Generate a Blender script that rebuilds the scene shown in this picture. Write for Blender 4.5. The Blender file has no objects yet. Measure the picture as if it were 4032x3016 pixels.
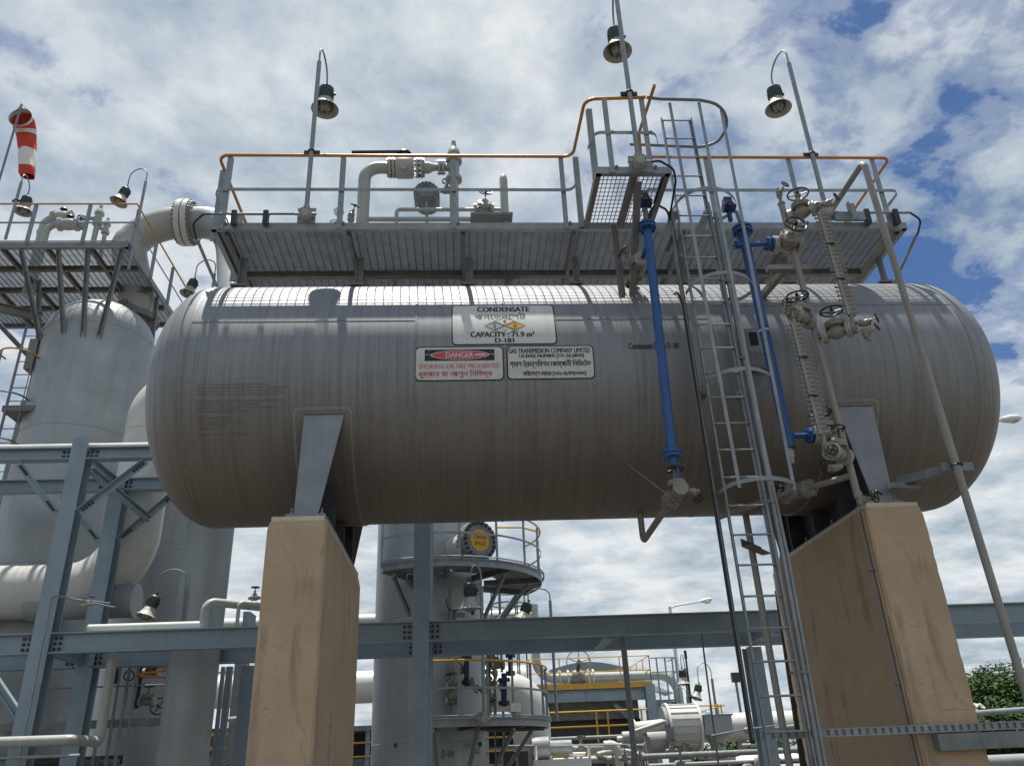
import bpy, math, random
from mathutils import Vector, Matrix
R_ = math.radians
random.seed(7)
scene = bpy.context.scene
COL = scene.collection

# ------------------------------------------------------------------ camera
CAM = Vector((0.0, -9.49, 1.6))
PITCH, YAW, ROLL, FPX = R_(25.5115), R_(3.9930), R_(-2.4829), 3181.57
FWD = Vector((math.sin(YAW)*math.cos(PITCH), math.cos(YAW)*math.cos(PITCH), math.sin(PITCH)))
_r0 = Vector((math.cos(YAW), -math.sin(YAW), 0)); _u0 = _r0.cross(FWD)
RGT = _r0*math.cos(ROLL) + _u0*math.sin(ROLL); UPV = -_r0*math.sin(ROLL) + _u0*math.cos(ROLL)
cd = bpy.data.cameras.new('camera'); cam = bpy.data.objects.new('camera', cd); COL.objects.link(cam)
m3 = Matrix((RGT, UPV, -FWD)).transposed()
cam.matrix_world = Matrix.Translation(CAM) @ m3.to_4x4()
cd.sensor_width = 36; cd.lens = FPX/4032*36; cd.clip_end = 6000; cd.clip_start = .05
scene.camera = cam

# ------------------------------------------------------------------ sky, sun, exposure
SUN = Vector((-.075, .112, .99)).normalized()
w = bpy.data.worlds.new('World'); scene.world = w; w.use_nodes = True
nt = w.node_tree; N = nt.nodes; Lk = nt.links; N.clear()
def nd(nt_, typ, **kw):
    n = nt_.nodes.new(typ)
    for k, v in kw.items():
        if hasattr(n, k): setattr(n, k, v)
        else: n.inputs[k].default_value = v
    return n
def mth(nt_, op, a, b=None, clamp=False):
    n = nt_.nodes.new('ShaderNodeMath'); n.operation = op; n.use_clamp = clamp
    for i, v in enumerate((a, b)):
        if v is None: continue
        if hasattr(v, 'links'): nt_.links.new(v, n.inputs[i])
        else: n.inputs[i].default_value = v
    return n.outputs[0]
def ramp(nt_, fac, stops, interp='LINEAR'):
    n = nt_.nodes.new('ShaderNodeValToRGB'); n.color_ramp.interpolation = interp
    el = n.color_ramp.elements
    while len(el) < len(stops): el.new(.5)
    for e, (p, c) in zip(el, stops):
        e.position = p; e.color = (c, c, c, 1) if not hasattr(c, '__len__') else (*c[:3], 1)
    nt_.links.new(fac, n.inputs[0]); return n.outputs[0]
def mixc(nt_, fac, a, b, typ='MIX'):
    n = nt_.nodes.new('ShaderNodeMix'); n.data_type = 'RGBA'; n.blend_type = typ
    for i, v in ((0, fac), (6, a), (7, b)):
        if hasattr(v, 'links'): nt_.links.new(v, n.inputs[i])
        elif hasattr(v, '__len__'): n.inputs[i].default_value = (*v[:3], 1)
        else: n.inputs[i].default_value = v
    return n.outputs[2]
sky = nd(nt, 'ShaderNodeTexSky'); sky.sky_type = 'NISHITA'; sky.sun_disc = False
sky.sun_elevation = math.asin(SUN.z); sky.sun_rotation = math.atan2(SUN.x, SUN.y)
sky.air_density = 1.2; sky.dust_density = .6; sky.ozone_density = 2.5
tc = nd(nt, 'ShaderNodeTexCoord'); sep = nd(nt, 'ShaderNodeSeparateXYZ'); Lk.new(tc.outputs['Generated'], sep.inputs[0])
zz = mth(nt, 'MAXIMUM', mth(nt, 'ADD', sep.outputs[2], .20), .12)
cx_ = mth(nt, 'DIVIDE', sep.outputs[0], zz); cy_ = mth(nt, 'DIVIDE', sep.outputs[1], zz)
cmb = nd(nt, 'ShaderNodeCombineXYZ'); Lk.new(cx_, cmb.inputs[0]); Lk.new(cy_, cmb.inputs[1]); cmb.inputs[2].default_value = 3.7
def noise(nt_, vec, scale, detail, rough, dist=0, off=None):
    if off:
        mp = nd(nt_, 'ShaderNodeMapping'); mp.inputs['Location'].default_value = off; nt_.links.new(vec, mp.inputs[0]); vec = mp.outputs[0]
    n = nd(nt_, 'ShaderNodeTexNoise'); n.inputs['Scale'].default_value = scale; n.inputs['Detail'].default_value = detail
    n.inputs['Roughness'].default_value = rough; n.inputs['Distortion'].default_value = dist
    nt_.links.new(vec, n.inputs['Vector']); return n.outputs[0]
CO = (23.68, 7.55)
n_big = noise(nt, cmb.outputs[0], .55, 2, .5, .0, (CO[0], CO[1], 0))
n_mid = noise(nt, cmb.outputs[0], 2.6, 7, .56, .25, (CO[0]+3, CO[1]+1, 0))
n_det = noise(nt, cmb.outputs[0], 7.0, 8, .62, .25, (CO[0]-2, CO[1]+5, 0))
cov = mth(nt, 'ADD', mth(nt, 'MULTIPLY', n_big, 1.05), mth(nt, 'ADD', mth(nt, 'MULTIPLY', n_mid, 1.15), mth(nt, 'MULTIPLY', n_det, .90)))
horiz = ramp(nt, sep.outputs[2], [(.0, .75), (.2, .5), (.45, 0.0)])
mask = ramp(nt, mth(nt, 'MULTIPLY', mth(nt, 'ADD', cov, horiz), .4), [(.545, 0.04), (.580, .40), (.635, .84), (.72, 1.0)], 'EASE')
n_sh = noise(nt, cmb.outputs[0], 2.8, 6, .55, .2, (CO[0]+7, CO[1]-3, 0))
n_sh2 = noise(nt, cmb.outputs[0], 7.5, 6, .6, .2, (CO[0]-6, CO[1]-1, 0))
sh = mth(nt, 'ADD', mth(nt, 'MULTIPLY', n_sh, .64), mth(nt, 'MULTIPLY', n_sh2, .36))
cloud = ramp(nt, sh, [(.36, (3.7, 4.75, 5.8)), (.46, (5.9, 6.8, 7.6)), (.59, (9.5, 9.9, 10.1))])
skyb = mixc(nt, 1.0, sky.outputs[0], (.50, .70, .98), 'MULTIPLY')
col_ = mixc(nt, mask, skyb, cloud)
bg = nd(nt, 'ShaderNodeBackground'); bg.inputs[1].default_value = .060; Lk.new(col_, bg.inputs[0])
wo = nd(nt, 'ShaderNodeOutputWorld'); Lk.new(bg.outputs[0], wo.inputs[0])
sl = bpy.data.lights.new('sun', 'SUN'); so = bpy.data.objects.new('sun', sl); COL.objects.link(so)
sl.energy = 5.0; sl.angle = R_(.6); sl.color = (1, .95, .88)
so.rotation_euler = SUN.to_track_quat('Z', 'Y').to_euler(); so.location = (0, 10, 40)
vs = scene.view_settings; vs.view_transform = 'Standard'; vs.look = 'None'; vs.gamma = 1; vs.exposure = 0.5
vs.use_curve_mapping = False

# ------------------------------------------------------------------ pixel -> point in the place
def ray(x, y): return FWD + RGT*((x-2016)/FPX) - UPV*((y-1508)/FPX)
def at(x, y, Y=None, Z=None, X=None):
    d = ray(x, y)
    t = (Y-CAM.y)/d.y if Y is not None else (Z-CAM.z)/d.z if Z is not None else (X-CAM.x)/d.x
    return CAM + d*t
ZT, TR = 5.8524, 1.5
def on_tank(x, y, R=TR):
    d = ray(x, y); a = d.y**2+d.z**2; b = 2*(d.y*CAM.y+d.z*(CAM.z-ZT)); c = CAM.y**2+(CAM.z-ZT)**2-R*R
    t = (-b-math.sqrt(b*b-4*a*c))/(2*a); return CAM+d*t
def V(*a): return Vector(a)

# ------------------------------------------------------------------ materials
M = {}
def material(name, col, rough=.5, metal=0.0, var=.12, scale=3.0, streak=0.0, streak_col=None, bump=0.0, bscale=40, spots=0.0, spot_col=(.1, .06, .03), spec=.5, smap=(14, 14, .5)):
    m = bpy.data.materials.new(name); m.use_nodes = True; t = m.node_tree; t.nodes.clear()
    p = nd(t, 'ShaderNodeBsdfPrincipled'); o = nd(t, 'ShaderNodeOutputMaterial'); t.links.new(p.outputs[0], o.inputs[0])
    p.inputs['Roughness'].default_value = rough; p.inputs['Metallic'].default_value = metal; p.inputs['Specular IOR Level'].default_value = spec
    tc = nd(t, 'ShaderNodeTexCoord'); v = tc.outputs['Object']
    c = (*col, 1)
    n1 = noise(t, v, scale, 6, .6, .2)
    a = tuple(x*(1-var) for x in col); b = tuple(min(1, x*(1+var)) for x in col)
    cc = mixc(t, ramp(t, n1, [(.3, 0), (.7, 1)]), a, b)
    if streak > 0:
        mp = nd(t, 'ShaderNodeMapping'); mp.inputs['Scale'].default_value = smap; t.links.new(v, mp.inputs[0])
        n2 = noise(t, mp.outputs[0], 1.0, 5, .65, .1)
        f = mth(t, 'MULTIPLY', ramp(t, n2, [(.48, 0), (.72, 1)]), streak)
        cc = mixc(t, f, cc, streak_col or tuple(x*.45 for x in col))
    if spots > 0:
        n3 = noise(t, v, scale*4, 8, .7, .5)
        f = mth(t, 'MULTIPLY', ramp(t, n3, [(.58, 0), (.68, 1)]), spots)
        cc = mixc(t, f, cc, spot_col)
    t.links.new(cc, p.inputs['Base Color'])
    nr = noise(t, v, scale*3, 4, .6)
    t.links.new(mth(t, 'ADD', mth(t, 'MULTIPLY', nr, .22), max(0, rough-.11)), p.inputs['Roughness'])
    if bump > 0:
        nb = noise(t, v, bscale, 5, .6); bp = nd(t, 'ShaderNodeBump'); bp.inputs['Strength'].default_value = bump; bp.inputs['Distance'].default_value = .01
        t.links.new(nb, bp.inputs['Height']); t.links.new(bp.outputs[0], p.inputs['Normal'])
    M[name] = m; return m
material('galv', (.27, .295, .305), .5, .35, .18, 6, streak=.25, bump=.05)
material('galv_dull', (.21, .225, .225), .6, .2, .2, 5, streak=.35, bump=.08, spots=.25, spot_col=(.16, .13, .10))
material('grating', (.30, .32, .335), .55, .3, .15, 6, streak=.2)
material('grating_rod_shaded', (.17, .18, .19), .6, .2, .15, 6)  # darker than the bars: shadow lines across the grating painted into the rods
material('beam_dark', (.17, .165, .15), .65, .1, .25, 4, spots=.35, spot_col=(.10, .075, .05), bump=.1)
material('orange', (.52, .21, .025), .38, 0, .12, 8, spots=.45, spot_col=(.34, .12, .03))
material('yellow', (.60, .33, .035), .4, 0, .12, 6, spots=.3, spot_col=(.4, .2, .05))
material('blue_pipe', (.018, .085, .27), .42, 0, .2, 6, streak=.5, streak_col=(.035, .07, .16), spots=.45, spot_col=(.09, .12, .17), bump=.15)
material('beige', (.27, .26, .23), .5, 0, .12, 5, streak=.25, streak_col=(.24, .21, .17), spots=.25, spot_col=(.22, .17, .12))
material('valve', (.25, .23, .195), .5, 0, .2, 14, spots=.55, spot_col=(.24, .16, .10), bump=.15, bscale=60)
material('valve_white', (.36, .35, .315), .5, 0, .15, 14, spots=.35, spot_col=(.3, .22, .15))
material('black', (.012, .012, .013), .35, 0, .2, 20)
material('rubber', (.015, .015, .016), .55, 0, .2, 10)
material('steel_blue', (.25, .325, .375), .45, 0, .12, 2.2, streak=.3, streak_col=(.17, .215, .24), spots=.3, spot_col=(.30, .37, .41))
material('pipe_white', (.55, .545, .50), .42, 0, .08, 2.5, streak=.2, streak_col=(.42, .40, .35))
material('pipe_cream', (.36, .37, .34), .42, 0, .1, 2.5, streak=.25, streak_col=(.27, .265, .23))
material('vessel', (.33, .355, .36), .48, .3, .15, 1.2, streak=.4, streak_col=(.22, .235, .235), smap=(5, 5, .35), spots=.25, spot_col=(.24, .26, .265))
material('vessel_light', (.30, .33, .33), .5, .1, .12, 1.5, streak=.3, streak_col=(.23, .245, .24), smap=(5, 5, .35))
material('bolt_dark', (.05, .05, .05), .5, .4, .3, 30)
material('bolt', (.25, .25, .24), .5, .5, .2, 30)
material('lamp_green', (.042, .065, .058), .45, 0, .2, 20)
material('lamp_shade', (.40, .385, .34), .45, 0, .15, 14, spots=.3, spot_col=(.3, .26, .2))
material('seam_light', (.29, .285, .27), .5, .2, .2, 20)
material('seam', (.215, .21, .20), .5, .3, .2, 20)
material('saddle', (.235, .255, .275), .5, .1, .12, 4, streak=.4, streak_col=(.17, .18, .19), smap=(30, 30, 1), spots=.3, spot_col=(.17, .15, .13))
material('saddle_shaded', (.045, .048, .052), .6, 0, .3, 5)  # webs and ribs: shade under the tank put into the colour
material('white_metal', (.70, .70, .67), .4, 0, .08, 6, streak=.2, streak_col=(.5, .48, .44))
material('windsock_red', (.55, .055, .03), .8, 0, .1, 5); material('windsock_white', (.75, .72, .68), .8, 0, .1, 5)
material('dark_plant', (.06, .06, .058), .7, 0, .3, 3)
material('green_paint', (.09, .17, .15), .5, 0, .2, 4)
material('print_worn', (.014, .014, .014), .6, 0, .2, 14, spots=.75, spot_col=(.42, .42, .40))
material('print_black', (.012, .012, .012), .6, 0, .2, 40); material('print_white', (.60, .605, .57), .5, 0, .08, 8, streak=.35, streak_col=(.40, .395, .36), smap=(26, 1.5, 1.5), spots=.15, spot_col=(.35, .34, .31))
material('print_red', (.55, .07, .08), .6, 0, .25, 60, spots=.5, spot_col=(.62, .5, .48)); material('print_amber', (.70, .36, .03), .55, 0, .15, 20)
material('print_green', (.30, .40, .37), .55, 0, .1, 20); material('print_pink', (.62, .52, .50), .55, 0, .15, 30)
material('print_faded', (.16, .157, .152), .6, 0, .3, 40); material('print_red_faded', (.60, .22, .20), .6, 0, .3, 40, spots=.6, spot_col=(.64, .6, .56))
material('leaf', (.022, .05, .010), .65, 0, .5, 1.2, spec=.2); material('leaf_light', (.045, .09, .016), .65, 0, .4, 1.2, spec=.2)
material('bark', (.12, .09, .06), .8, 0, .3, 5, bump=.3)
material('ground', (.075, .068, .058), .9, 0, .2, .6, bump=.3, bscale=12, spots=.2, spot_col=(.05, .045, .038))
material('roof_white', (.74, .74, .72), .5, 0, .06, 2)
g = bpy.data.materials.new('glass'); g.use_nodes = True; gp = g.node_tree.nodes['Principled BSDF']
gp.inputs['Base Color'].default_value = (.75, .76, .72, 1); gp.inputs['Roughness'].default_value = .08; gp.inputs['Transmission Weight'].default_value = .6; M['glass'] = g

def tank_material():
    m = bpy.data.materials.new('tank_shell'); m.use_nodes = True; t = m.node_tree; t.nodes.clear()
    p = nd(t, 'ShaderNodeBsdfPrincipled'); o = nd(t, 'ShaderNodeOutputMaterial'); t.links.new(p.outputs[0], o.inputs[0])
    tc = nd(t, 'ShaderNodeTexCoord'); v = tc.outputs['Object']
    def sm(sc, **k):
        mp = nd(t, 'ShaderNodeMapping'); mp.inputs['Scale'].default_value = sc; t.links.new(v, mp.inputs[0]); return noise(t, mp.outputs[0], 1.0, k.get('d', 5), k.get('r', .6), k.get('w', .15))
    broad = noise(t, v, 1.1, 6, .6, .3)
    fine = sm((70, .45, .45), d=6, r=.7); mid = sm((16, .6, .6), d=6, w=.3); wide = sm((4, .8, .8), d=5, w=.4)
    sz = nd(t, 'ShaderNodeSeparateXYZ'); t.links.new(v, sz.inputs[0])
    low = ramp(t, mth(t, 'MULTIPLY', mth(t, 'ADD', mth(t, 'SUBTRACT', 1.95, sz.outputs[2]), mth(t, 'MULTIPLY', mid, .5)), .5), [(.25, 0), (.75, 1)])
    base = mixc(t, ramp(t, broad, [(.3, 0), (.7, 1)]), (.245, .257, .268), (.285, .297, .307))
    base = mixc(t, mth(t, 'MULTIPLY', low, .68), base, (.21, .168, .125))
    base = mixc(t, mth(t, 'MULTIPLY', mth(t, 'MULTIPLY', ramp(t, fine, [(.45, 0), (.72, 1)]), ramp(t, noise(t, v, 2.6, 5, .6, .4, (5, 2, 1)), [(.38, .25), (.62, 1)])), .55), base, (.10, .096, .09))
    base = mixc(t, mth(t, 'MULTIPLY', ramp(t, mid, [(.48, 0), (.72, 1)]), .45), base, (.135, .12, .10))
    base = mixc(t, mth(t, 'MULTIPLY', ramp(t, wide, [(.5, 0), (.8, 1)]), .18), base, (.16, .145, .125))
    base = mixc(t, mth(t, 'MULTIPLY', ramp(t, fine, [(.25, 1), (.42, 0)]), .16), base, (.29, .285, .275))
    t.links.new(base, p.inputs['Base Color'])
    p.inputs['Metallic'].default_value = .35
    t.links.new(mth(t, 'ADD', mth(t, 'MULTIPLY', mid, .2), .46), p.inputs['Roughness'])
    bp = nd(t, 'ShaderNodeBump'); bp.inputs['Strength'].default_value = .12; bp.inputs['Distance'].default_value = .02
    t.links.new(noise(t, v, 2.2, 3, .5), bp.inputs['Height']); t.links.new(bp.outputs[0], p.inputs['Normal'])
    M['tank'] = m
tank_material()
def concrete_material():
    m = bpy.data.materials.new('pier_concrete'); m.use_nodes = True; t = m.node_tree; t.nodes.clear()
    p = nd(t, 'ShaderNodeBsdfPrincipled'); o = nd(t, 'ShaderNodeOutputMaterial'); t.links.new(p.outputs[0], o.inputs[0])
    tc = nd(t, 'ShaderNodeTexCoord'); v = tc.outputs['Object']
    n1 = noise(t, v, 1.6, 8, .62, .3); n2 = noise(t, v, 26, 6, .7, .2); n5 = noise(t, v, 4.5, 9, .68, .35)
    mp2 = nd(t, 'ShaderNodeMapping'); mp2.inputs['Scale'].default_value = (3.4, 3.4, .75); mp2.inputs['Location'].default_value = (3, 1, 2); t.links.new(v, mp2.inputs[0]); n4 = noise(t, mp2.outputs[0], 1, 9, .66, .35)
    c = mixc(t, ramp(t, n1, [(.3, 0), (.7, 1)]), (.44, .32, .205), (.53, .395, .262))
    c = mixc(t, mth(t, 'MULTIPLY', ramp(t, n5, [(.48, 0), (.72, 1)]), .4), c, (.38, .27, .17))
    c = mixc(t, mth(t, 'MULTIPLY', ramp(t, n4, [(.55, 0), (.66, 1)]), .62), c, (.225, .17, .118))
    c = mixc(t, mth(t, 'MULTIPLY', ramp(t, n2, [(.60, 0), (.72, 1)]), .35), c, (.17, .135, .10))
    vr = nd(t, 'ShaderNodeTexVoronoi'); vr.feature = 'DISTANCE_TO_EDGE'; vr.inputs['Scale'].default_value = 1.7
    wv = nd(t, 'ShaderNodeVectorMath'); wv.operation = 'ADD'; t.links.new(v, wv.inputs[0]); nv = nd(t, 'ShaderNodeTexNoise'); nv.inputs['Scale'].default_value = 3.0; nv.inputs['Detail'].default_value = 6; t.links.new(v, nv.inputs['Vector']); t.links.new(nv.outputs['Color'], wv.inputs[1]); t.links.new(wv.outputs[0], vr.inputs['Vector'])
    crk = mth(t, 'MULTIPLY', ramp(t, vr.outputs['Distance'], [(.0, 1), (.012, 0)]), mth(t, 'MULTIPLY', ramp(t, n1, [(.52, 0), (.6, 1)]), .45))
    c = mixc(t, crk, c, (.13, .10, .075))
    t.links.new(c, p.inputs['Base Color']); p.inputs['Roughness'].default_value = .85
    bp = nd(t, 'ShaderNodeBump'); bp.inputs['Strength'].default_value = .35; bp.inputs['Distance'].default_value = .01
    t.links.new(n2, bp.inputs['Height']); t.links.new(bp.outputs[0], p.inputs['Normal']); M['concrete'] = m
concrete_material()

# ------------------------------------------------------------------ mesh helpers
def perp(d):
    a = Vector((0, 0, 1)) if abs(d.z) < .9 else Vector((0, 1, 0))
    s = d.cross(a).normalized(); return s, s.cross(d).normalized()
def fillet(pts, rad, seg=6):
    pts = [Vector(p) for p in pts]; out = [pts[0]]
    for i in range(1, len(pts)-1):
        a, b, c = pts[i-1], pts[i], pts[i+1]; r = rad[i-1] if hasattr(rad, '__len__') else rad
        u = (a-b).normalized(); v = (c-b).normalized(); ang = u.angle(v)
        if r <= 0 or ang > 3.1: out.append(b); continue
        d = min(r/math.tan(ang/2), (a-b).length*.49 if i > 1 else (a-b).length*.98, (c-b).length*.49 if i < len(pts)-2 else (c-b).length*.98); r = d*math.tan(ang/2)
        ctr = b+(u+v).normalized()*(r/math.sin(ang/2)); p0 = b+u*d-ctr; p1 = b+v*d-ctr; tot = p0.angle(p1); ax = p0.cross(p1).normalized()
        for k in range(seg+1): out.append(ctr+Matrix.Rotation(tot*k/seg, 3, ax) @ p0)
    out.append(pts[-1]); return out
class MB:
    def __init__(s): s.v = []; s.f = []
    def add(s, vs, fs):
        n = len(s.v); s.v += [tuple(x) for x in vs]; s.f += [tuple(i+n for i in f) for f in fs]; return s
    def box(s, a, b):
        x0, y0, z0 = a; x1, y1, z1 = b
        return s.add([(x0,y0,z0),(x1,y0,z0),(x1,y1,z0),(x0,y1,z0),(x0,y0,z1),(x1,y0,z1),(x1,y1,z1),(x0,y1,z1)], [(3,2,1,0),(4,5,6,7),(0,1,5,4),(1,2,6,5),(2,3,7,6),(3,0,4,7)])
    def prism(s, prof, a, b, up=(0,0,1)):
        a = Vector(a); b = Vector(b); d = (b-a).normalized(); up = Vector(up)
        if abs(d.dot(up)) > .99: up = Vector((0,1,0)) if abs(d.y) < .9 else Vector((1,0,0))
        sd = d.cross(up).normalized(); u = sd.cross(d); n = len(prof)
        vs = [a+sd*p+u*q for p, q in prof]+[b+sd*p+u*q for p, q in prof]
        ar = sum(prof[i][0]*prof[(i+1) % n][1]-prof[(i+1) % n][0]*prof[i][1] for i in range(n))
        fs = [(i, n+i, n+(i+1) % n, (i+1) % n) for i in range(n)]+[tuple(range(n)), tuple(range(2*n-1, n-1, -1))]
        if ar < 0: fs = [tuple(reversed(f)) for f in fs]
        # faces above are inward for ccw profile seen along -d; flip
        return s.add(vs, [tuple(reversed(f)) for f in fs] if False else fs)
    def bar(s, a, b, w, h, up=(0,0,1)): return s.prism([(-w/2,-h/2),(w/2,-h/2),(w/2,h/2),(-w/2,h/2)], a, b, up)
    def ibeam(s, a, b, w, h, tf=.018, tw=.012, up=(0,0,1)):
        W, H, k = w/2, h/2, tw/2
        return s.prism([(-W,-H),(W,-H),(W,-H+tf),(k,-H+tf),(k,H-tf),(W,H-tf),(W,H),(-W,H),(-W,H-tf),(-k,H-tf),(-k,-H+tf),(-W,-H+tf)], a, b, up)
    def channel(s, a, b, w, h, t=.01, up=(0,0,1), side=1):
        H = h/2; p = [(0,-H),(w,-H),(w,-H+t),(t,-H+t),(t,H-t),(w,H-t),(w,H),(0,H)]
        return s.prism([(x*side, y) for x, y in p], a, b, up)
    def angle(s, a, b, w, h, t=.008, up=(0,0,1), side=1, ud=1):
        p = [(0,0),(w,0),(w,t),(t,t),(t,h),(0,h)]
        return s.prism([(x*side, y*ud) for x, y in p], a, b, up)
    def tube(s, pts, r, n=12, caps=True, closed=False):
        pts = [Vector(p) for p in pts]; q = [pts[0]]
        for p in pts[1:]:
            if (p-q[-1]).length > 1e-5: q.append(p)
        pts = q; m = len(pts); rs = r if hasattr(r, '__len__') else [r]*m
        tg = []
        for i in range(m):
            if closed: d = pts[(i+1) % m]-pts[i-1]
            else: d = (pts[min(i+1, m-1)]-pts[max(i-1, 0)])
            tg.append(d.normalized())
        u, v = perp(tg[0]); vs = []
        for i in range(m):
            if i: 
                ax = tg[i-1].cross(tg[i])
                if ax.length > 1e-7:
                    Rm = Matrix.Rotation(tg[i-1].angle(tg[i]), 3, ax.normalized()); u = Rm @ u; v = Rm @ v
            k = 1.0
            if 0 < i < m-1 or closed:
                a1 = (pts[i]-pts[i-1]).normalized(); c = tg[i].dot(a1); k = 1/max(c, .6)
            for j in range(n):
                a = 2*math.pi*j/n; vs.append(pts[i]+(u*math.cos(a)+v*math.sin(a))*rs[i]*(k if k < 1.02 else 1.0))
        fs = []
        for i in range(m if closed else m-1):
            for j in range(n):
                a, b = i*n+j, i*n+(j+1) % n; c, d = ((i+1) % m)*n+j, ((i+1) % m)*n+(j+1) % n
                fs.append((a, c, d, b))
        if caps and not closed: fs += [tuple(range(n)), tuple(range(m*n-1, (m-1)*n-1, -1))]
        return s.add(vs, fs)
    def cyl(s, a, b, r, n=14, r2=None): return s.tube([a, b], [r, r if r2 is None else r2], n)
    def lathe(s, o, ax, prof, n=20, a0=0, a1=None):
        o = Vector(o); ax = Vector(ax).normalized(); u, v = perp(ax); m = len(prof); vs = []; full = a1 is None; a1 = 2*math.pi if full else a1
        k = n if full else n+1
        for r, t in prof:
            for j in range(k):
                a = a0+(a1-a0)*j/n; vs.append(o+ax*t+(u*math.cos(a)+v*math.sin(a))*max(r, 1e-4))
        fs = [(i*k+j, (i+1)*k+j, (i+1)*k+(j+1) % k, i*k+(j+1) % k) for i in range(m-1) for j in range(n)]
        return s.add(vs, fs)
    def torus(s, c, ax, R, r, n=24, m=8):
        c = Vector(c); ax = Vector(ax).normalized(); u, v = perp(ax)
        return s.tube([c+(u*math.cos(2*math.pi*i/n)+v*math.sin(2*math.pi*i/n))*R for i in range(n)], r, m, closed=True)
    def flange(s, c, ax, r, t, nb=0, br=.012, n=24, stud=.02):
        c = Vector(c); ax = Vector(ax).normalized(); s.lathe(c, ax, [(0,-t/2),(r,-t/2),(r,t/2),(0,t/2)], n)
        u, v = perp(ax)
        for i in range(nb):
            a = 2*math.pi*(i+.5)/nb; p = c+(u*math.cos(a)+v*math.sin(a))*r*.82; s.cyl(p-ax*(t/2+stud), p+ax*(t/2+stud), br, 6)
        return s
    def build(s, name, mat, parent=None, smooth=True, sharp=38, **props):
        me = bpy.data.meshes.new(name)
        o = ORG.get(parent.name, V(0,0,0)) if parent else V(0,0,0)
        me.from_pydata([(x-o.x, y-o.y, z-o.z) for x, y, z in s.v], [], s.f)
        if mat: me.materials.append(M[mat] if isinstance(mat, str) else mat)
        if smooth:
            me.polygons.foreach_set('use_smooth', [True]*len(me.polygons)); me.set_sharp_from_angle(angle=R_(sharp))
        ob = bpy.data.objects.new(name, me); COL.objects.link(ob)
        if parent: ob.parent = parent; ORG[ob.name] = o
        for k, v in props.items(): ob[k] = v
        return ob
ORG = {}
def thing(name, label, cat, loc=(0,0,0), group=None):
    o = bpy.data.objects.new(name, None); COL.objects.link(o); o.location = loc; o.empty_display_size = .2
    o['label'] = label; o['category'] = cat
    if group: o['group'] = group
    ORG[o.name] = Vector(loc); return o
def tag(o, label, cat, group=None):
    o['label'] = label; o['category'] = cat
    if group: o['group'] = group
    return o
def copy_at(src, parent, loc, name=None):
    c = src.copy(); COL.objects.link(c); c.parent = parent; c.location = loc; return c
def each(name, mat, parent, proto_mb, places):
    """one mesh, one object per place (world offsets), all children of parent"""
    first = None; res = []
    for p in places:
        if first is None:
            me = bpy.data.meshes.new(name); me.from_pydata(proto_mb.v, [], proto_mb.f); me.materials.append(M[mat])
            me.polygons.foreach_set('use_smooth', [True]*len(me.polygons)); me.set_sharp_from_angle(angle=R_(38)); first = me
        ob = bpy.data.objects.new(name, first); COL.objects.link(ob); o = ORG.get(parent.name, V(0,0,0)); ob.parent = parent
        mat4 = p if isinstance(p, Matrix) else Matrix.Translation(Vector(p))
        ob.matrix_local = Matrix.Translation(-o) @ mat4; ORG[ob.name] = o; res.append(ob)
    return res
def wheel(name, parent, c, ax, R, r=None, spokes=4, mat='black'):
    mb = MB(); c = Vector(c); ax = Vector(ax).normalized(); r = r or R*.085; mb.torus(c, ax, R, r, 24, 7); u, v = perp(ax)
    for i in range(spokes):
        a = 2*math.pi*(i+.3)/spokes; mb.cyl(c-ax*R*.12, c+(u*math.cos(a)+v*math.sin(a))*R, r*.8, 6)
    mb.cyl(c-ax*R*.3, c+ax*R*.25, R*.17, 10); return mb.build(name, mat, parent)
def gate_valve(parent, c, ax, st, s, name='gate_valve', mat='valve', wheel_r=None, fl='valve_white', nb=8, wl=True):
    """flow axis ax, stem st, face to face s"""
    c = Vector(c); ax = Vector(ax).normalized(); st = Vector(st).normalized(); mb = MB()
    mb.lathe(c, ax, [(.20*s,-.46*s),(.20*s,-.30*s),(.27*s,-.2*s),(.31*s,-.05*s),(.31*s,.05*s),(.27*s,.2*s),(.20*s,.30*s),(.20*s,.46*s)], 16)
    mb.lathe(c, st, [(.27*s,0),(.25*s,.24*s),(.43*s,.27*s),(.43*s,.37*s),(0,.37*s)], 20)
    bn = MB(); bn.lathe(c, st, [(0,.39*s),(.43*s,.39*s),(.43*s,.49*s),(.24*s,.52*s),(.15*s,.62*s),(.13*s,.72*s),(0,.72*s)], 20)
    sd = ax.cross(st).normalized()
    for k in (-1, 1): bn.bar(c+sd*k*.11*s+st*.66*s, c+sd*k*.09*s+st*1.0*s, .05*s, .07*s, ax)
    bn.cyl(c+st*.95*s, c+st*1.04*s, .13*s, 12); bn.cyl(c+st*.6*s, c+st*1.28*s, .035*s, 8)
    u, v = perp(st)
    for i in range(nb):
        a = 2*math.pi*i/nb; p = c+(u*math.cos(a)+v*math.sin(a))*.37*s; bn.cyl(p+st*.24*s, p+st*.54*s, .038*s, 6)
    b = mb.build(name, mat, parent); bn.build('bonnet', mat, b)
    for k in (-1, 1):
        f = MB(); f.flange(c+ax*k*.46*s, ax, .37*s, .09*s, nb, .038*s, 20, .045*s); f.flange(c+ax*k*.565*s, ax, .37*s, .09*s, 0, .03, 20); f.build('flange', fl, b)
    if wl: wheel('handwheel', b, c+st*1.08*s, st, wheel_r or .42*s, None, 4)
    return b
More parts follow.
